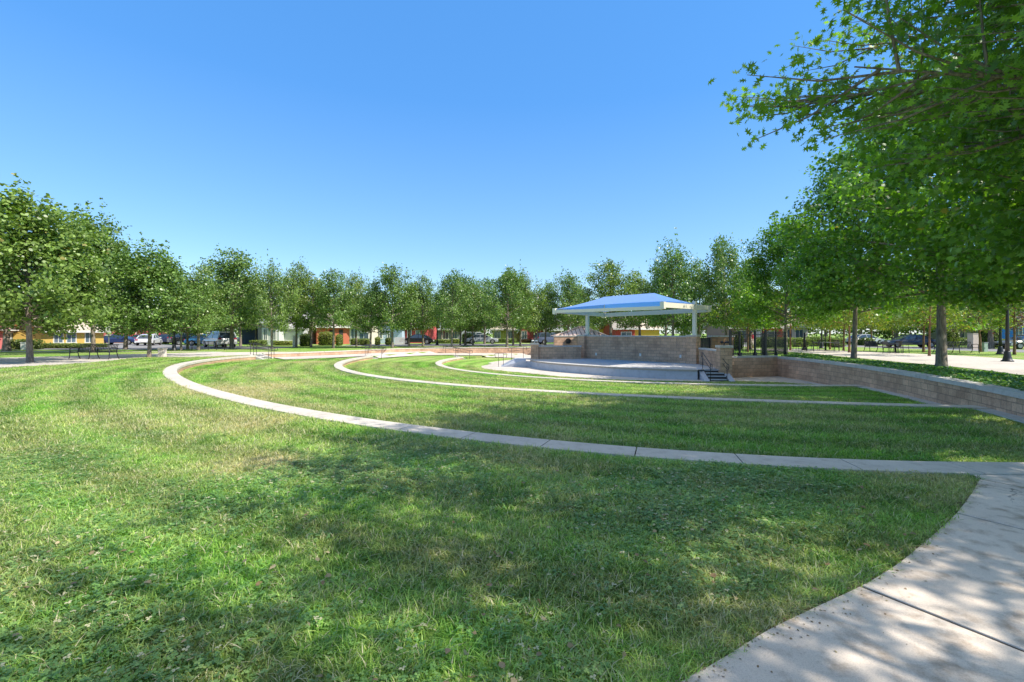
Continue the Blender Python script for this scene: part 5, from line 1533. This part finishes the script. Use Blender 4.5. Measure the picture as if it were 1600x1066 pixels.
C_far = tuft_coll('turf_far', [tuft_mesh(70+i, 26, .16, .03, .065, .009, (.2, 1.3)) for i in range(6)])

def scatter(name, coll, ncoll, pts, smin, smax, label):
    n = len(pts); me = bpy.data.meshes.new(name); me.vertices.add(n); me.vertices.foreach_set('co', np.array(pts, dtype=np.float32).ravel())
    a = me.attributes.new('rot', 'FLOAT_VECTOR', 'POINT'); rv = np.zeros((n, 3), dtype=np.float32); rv[:, 2] = rng.random(n)*6.283; rv[:, 0] = rng.normal(size=n)*.1; rv[:, 1] = rng.normal(size=n)*.1
    a.data.foreach_set('vector', rv.ravel())
    a = me.attributes.new('scl', 'FLOAT', 'POINT'); a.data.foreach_set('value', (smin+(smax-smin)*rng.random(n)).astype(np.float32))
    a = me.attributes.new('idx', 'INT', 'POINT'); a.data.foreach_set('value', rng.integers(0, ncoll, n).astype(np.int32))
    me.update(); o = bpy.data.objects.new(name, me); COL.objects.link(o); tag(o, label, 'grass', kind='stuff')
    g = bpy.data.node_groups.new('scatter', 'GeometryNodeTree')
    g.interface.new_socket('Geometry', in_out='INPUT', socket_type='NodeSocketGeometry'); g.interface.new_socket('Geometry', in_out='OUTPUT', socket_type='NodeSocketGeometry')
    gi = g.nodes.new('NodeGroupInput'); go = g.nodes.new('NodeGroupOutput')
    ci = g.nodes.new('GeometryNodeCollectionInfo'); ci.inputs['Collection'].default_value = coll; ci.inputs['Separate Children'].default_value = True; ci.inputs['Reset Children'].default_value = True
    ip = g.nodes.new('GeometryNodeInstanceOnPoints'); ip.inputs['Pick Instance'].default_value = True
    def na(nm, t):
        q = g.nodes.new('GeometryNodeInputNamedAttribute'); q.data_type = t; q.inputs['Name'].default_value = nm
        return next(s for s in q.outputs if s.enabled and s.name == 'Attribute')
    g.links.new(gi.outputs[0], ip.inputs['Points']); g.links.new(ci.outputs[0], ip.inputs['Instance'])
    g.links.new(na('idx', 'INT'), ip.inputs['Instance Index']); g.links.new(na('rot', 'FLOAT_VECTOR'), ip.inputs['Rotation']); g.links.new(na('scl', 'FLOAT'), ip.inputs['Scale'])
    g.links.new(ip.outputs[0], go.inputs[0])
    md = o.modifiers.new('scatter', 'NODES'); md.node_group = g
    return o

hole_np = hole
edge_np = np.array([V2(p) for p in edge])
acurve = np.array([V2(p) for p in pts_a])
def inside_mask(P_, poly):
    x, y = P_[:, 0], P_[:, 1]; c = np.zeros(len(P_), bool); j = len(poly)-1
    for i in range(len(poly)):
        xi, yi = poly[i]; xj, yj = poly[j]
        if yi != yj:
            m_ = ((yi > y) != (yj > y)) & (x < (xj-xi)*(y-yi)/(yj-yi)+xi); c ^= m_
        j = i
    return c
def near_curve(P_, curve, r_):
    out = np.zeros(len(P_), bool)
    for q in curve: out |= ((P_[:, 0]-q[0])**2+(P_[:, 1]-q[1])**2) < r_*r_
    return out
apron_np = oc
wallpts = [V2(p) for p in right_wall]
def gather(n, y0, y1, dens_fn=None, margin=1.2):
    y = np.sqrt(rng.random(n)*(y1*y1-y0*y0)+y0*y0); x = (rng.random(n)*2-1)*(1.17*y+margin)
    return np.stack([x, y], 1)
def z_of(P_):
    z = np.zeros(len(P_))
    th = np.arctan2(P_[:, 1]-CY, P_[:, 0]-CX) % (2*math.pi); r_ = np.hypot(P_[:, 0]-CX, P_[:, 1]-CY)
    def rk(k):
        c, a, b = ARC[k]; return np.polyval(c, np.clip(th, a, b))
    ra, rb, rc = rk('A'), rk('B'), rk('C')
    ok = np.ones(len(P_), bool); ins = inside_mask(P_, hole_np)
    for rr_ in (ra, rb, rc): ok &= ~((r_ < rr_+.02) & (r_ > rr_-.46) & ((rr_ is ra) | ins))
    ok &= ~((~ins) & (r_ < ra+.10) & (P_[:, 1] < 34))
    z = np.where(ins, np.where(r_ > rb-.2, -.26+(ZB+.26)*(ra-r_)/(ra-rb), np.where(r_ > rc-.2, -.50+(ZC+.50)*(rb-r_)/(rb-rc), -.74+(ZD+.74)*np.minimum(1, (rc-r_)/3.5))), 0.0)
    return z, ok, ins
left_path_np = [V2(p) for p in lc_] + [(-17.2,34.6),(-17.6,37.5),(-24.5,37.2),(-34,30),(-40,14)]
apoly = [V2(p) for p in apc] + back_pts
rw_np = np.array([V2(p) for p in offset(resample(right_wall, .15), -.1)])
bw_np = np.array([V2(p) for p in offset(resample(back_wall, .8), -1.5)])
def lawn_pts(P_, edge_gap=.05):
    z, ok, ins = z_of(P_)
    ok &= ~inside_mask(P_, path_poly); ok &= ~near_curve(P_, edge_np[::2], edge_gap)
    ok &= ~inside_mask(P_, left_path_np)
    ok &= ~(ins & inside_mask(P_, apoly)); ok &= ~near_curve(P_, rw_np, .42); ok &= ~near_curve(P_, bw_np, 1.6)
    ok &= ins | (P_[:, 0] < 8.5) ; ok &= ins | ~((P_[:,0] > -16.5) & (P_[:,1] > 33) & (P_[:,1] < 42))
    q = np.column_stack([P_, z]); return q[ok], ok
nz = np.random.default_rng(5)
def patch(P_, s, ph=0.0):
    x, y = P_[:, 0]*s, P_[:, 1]*s
    return .5+.25*(np.sin(x*1.7+ph+1.3*np.sin(y*.9))+np.cos(y*2.1+ph*.7+1.1*np.sin(x*1.3)))
P1 = gather(34000, .9, 6.2); q, ok = lawn_pts(P1)
scatter('grass', C_near, 8, q, .8, 1.35, 'short mown grass with straw blades in the foreground')
P2 = gather(11000, .9, 8.0); m_ = patch(P2, 1.6, 2.0) > .62; q, ok = lawn_pts(P2[m_])
scatter('grass', C_tall, 4, q, .45, .85, 'longer grass clumps standing up in the foreground lawn')
P2 = gather(26000, .9, 7.0); m_ = patch(P2, .9, 5.0) + .22*rng.normal(size=len(P2)) > .66; q, ok = lawn_pts(P2[m_], .25)
scatter('clover', C_clov, 4, q, .8, 1.4, 'patches of small round clover leaves in the foreground lawn')
P3 = gather(46000, 5.8, 15.0); q, ok = lawn_pts(P3)
scatter('grass', C_near, 8, q, 1.2, 1.9, 'mown grass of the middle lawn around the long seating wall')
P4 = gather(60000, 12.5, 33.0, margin=3); q, ok = lawn_pts(P4); q = q[(q[:, 1] < 30) | (q[:, 0] > -23)]
scatter('grass', C_far, 6, q, .9, 1.4, 'mown grass of the far lawn terraces')
# tufts leaning over the path edge
pe_ = []
for i in range(2600):
    k = random.randrange(3, len(edge)-1); f = random.random(); b_ = edge[k].lerp(edge[k+1], f); t_ = (edge[k+1]-edge[k]).normalized(); n_ = Vector((-t_.y, t_.x, 0))
    o_ = abs(random.gauss(.09, .06)); p_ = b_ + n_*(o_+.012); pe_.append((p_.x, p_.y, 0))
scatter('grass', C_near, 8, np.array(pe_), .5, .95, 'sparse dry grass fringe along the concrete path edge')
# blades creeping against the long coping
cr = offset(resample(pts_a, .11), -.075); cr = np.array([(p.x+random.gauss(0, .02), p.y+random.gauss(0, .02), 0) for p in cr for _ in range(3) if p.y < 26 and not in_poly(p.x, p.y, path_poly)])
scatter('grass', C_near, 8, cr, .6, 1.25, 'grass blades creeping against the outer edge of the long seating wall')
# dead leaves and grit on path and lawn
nl_ = 900
cl = []
for i in range(nl_):
    if i < 420:
        k = random.randrange(3, len(edge)-1); b_ = edge[k].lerp(edge[k+1], random.random()); p_ = b_ + Vector((perp.x, perp.y, 0))*abs(random.gauss(0, .07))*(1 if random.random() < .6 else -1); z_ = .026
    elif i < 560:
        p_ = Vector((random.uniform(.5, 6), random.uniform(.8, 4.6), 0)); z_ = .026
        if not in_poly(p_.x, p_.y, path_poly): z_ = .05
    else:
        y_ = random.uniform(1.6, 9); p_ = Vector((random.uniform(-1.1, 1.0)*y_, y_, 0)); z_ = .055
        if in_poly(p_.x, p_.y, path_poly): continue
        if math.hypot(p_.x-CX, p_.y-CY) < rad('A', math.atan2(p_.y-CY, p_.x-CX) % 6.2831853)+.1: continue
    cl.append((p_.x, p_.y, z_))
cl = np.array(cl); n_l = len(cl)
M['litter'] = leaf_mat('dead_leaf', (.20,.14,.07), (.50,.40,.22), (.26,.16,.08), .3, .2, (1, 1, 1))
sz = np.where(cl[:, 2] < .03, .006+.012*rng.random(n_l)**2, .02+.03*rng.random(n_l))
me = leaf_mesh('leaf_litter', cl, rng.normal(size=(n_l, 3))*.3+np.array([0, 0, 1.]), sz, np.stack([rng.random(n_l), rng.random(n_l), rng.random(n_l)*0], 1), HEXL, M['litter'], .6)
o = bpy.data.objects.new('leaf_litter', me); COL.objects.link(o); tag(o, 'scattered dead leaves and grit on the path and lawn', 'dead leaves', kind='stuff')
# weedy grass around the back lawns (coarse)
# ------------------------------------------------------------------ light, sky, camera
SUN_AZ, SUN_EL = math.radians(-20), math.radians(47)     # azimuth measured from +X towards +Y
sd = Vector((math.cos(SUN_EL)*math.cos(SUN_AZ), math.cos(SUN_EL)*math.sin(SUN_AZ), math.sin(SUN_EL)))
sl = bpy.data.lights.new('sun', 'SUN'); sl.energy = 6.6; sl.angle = math.radians(.53); sl.color = (1.0, .94, .84)
so = bpy.data.objects.new('sun', sl); COL.objects.link(so); so.rotation_euler = sd.to_track_quat('Z', 'Y').to_euler(); so.location = (0, 0, 60)
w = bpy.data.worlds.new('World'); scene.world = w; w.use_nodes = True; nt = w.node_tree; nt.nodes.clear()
sky = nt.nodes.new('ShaderNodeTexSky'); sky.sky_type = 'NISHITA'; sky.sun_disc = False; sky.sun_elevation = SUN_EL
sky.sun_rotation = math.pi/2 - SUN_AZ; sky.altitude = 50; sky.air_density = 1.0; sky.dust_density = .15; sky.ozone_density = 1.6
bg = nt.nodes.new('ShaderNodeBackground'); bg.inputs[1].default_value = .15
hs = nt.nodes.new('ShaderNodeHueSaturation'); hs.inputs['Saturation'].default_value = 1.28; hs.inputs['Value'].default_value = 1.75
wo = nt.nodes.new('ShaderNodeOutputWorld'); L(nt, sky.outputs[0], hs.inputs['Color'])
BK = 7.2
# pale sky above the view, added as neutral fill light
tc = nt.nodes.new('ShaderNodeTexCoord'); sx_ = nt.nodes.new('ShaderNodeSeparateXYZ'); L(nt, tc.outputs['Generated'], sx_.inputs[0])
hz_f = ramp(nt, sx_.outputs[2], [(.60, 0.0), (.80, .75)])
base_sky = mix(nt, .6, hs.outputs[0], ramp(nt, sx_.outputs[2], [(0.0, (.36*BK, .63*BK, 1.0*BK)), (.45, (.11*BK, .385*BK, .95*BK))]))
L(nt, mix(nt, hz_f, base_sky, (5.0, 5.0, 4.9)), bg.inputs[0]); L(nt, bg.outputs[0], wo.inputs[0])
cam = bpy.data.cameras.new('camera'); co = bpy.data.objects.new('camera', cam); COL.objects.link(co)
co.location = (0, 0, EYE); co.rotation_euler = (math.radians(90), 0, 0)
cam.sensor_width = 36; cam.lens = 36*F/1600; cam.shift_y = -(533-HOR)/1600; cam.clip_start = .05; cam.clip_end = 4000
scene.camera = co
scene.view_settings.view_transform = 'Standard'; scene.view_settings.look = 'None'; scene.view_settings.exposure = 0; scene.view_settings.gamma = 1
scene.cycles.max_bounces = 6; scene.cycles.transparent_max_bounces = 4
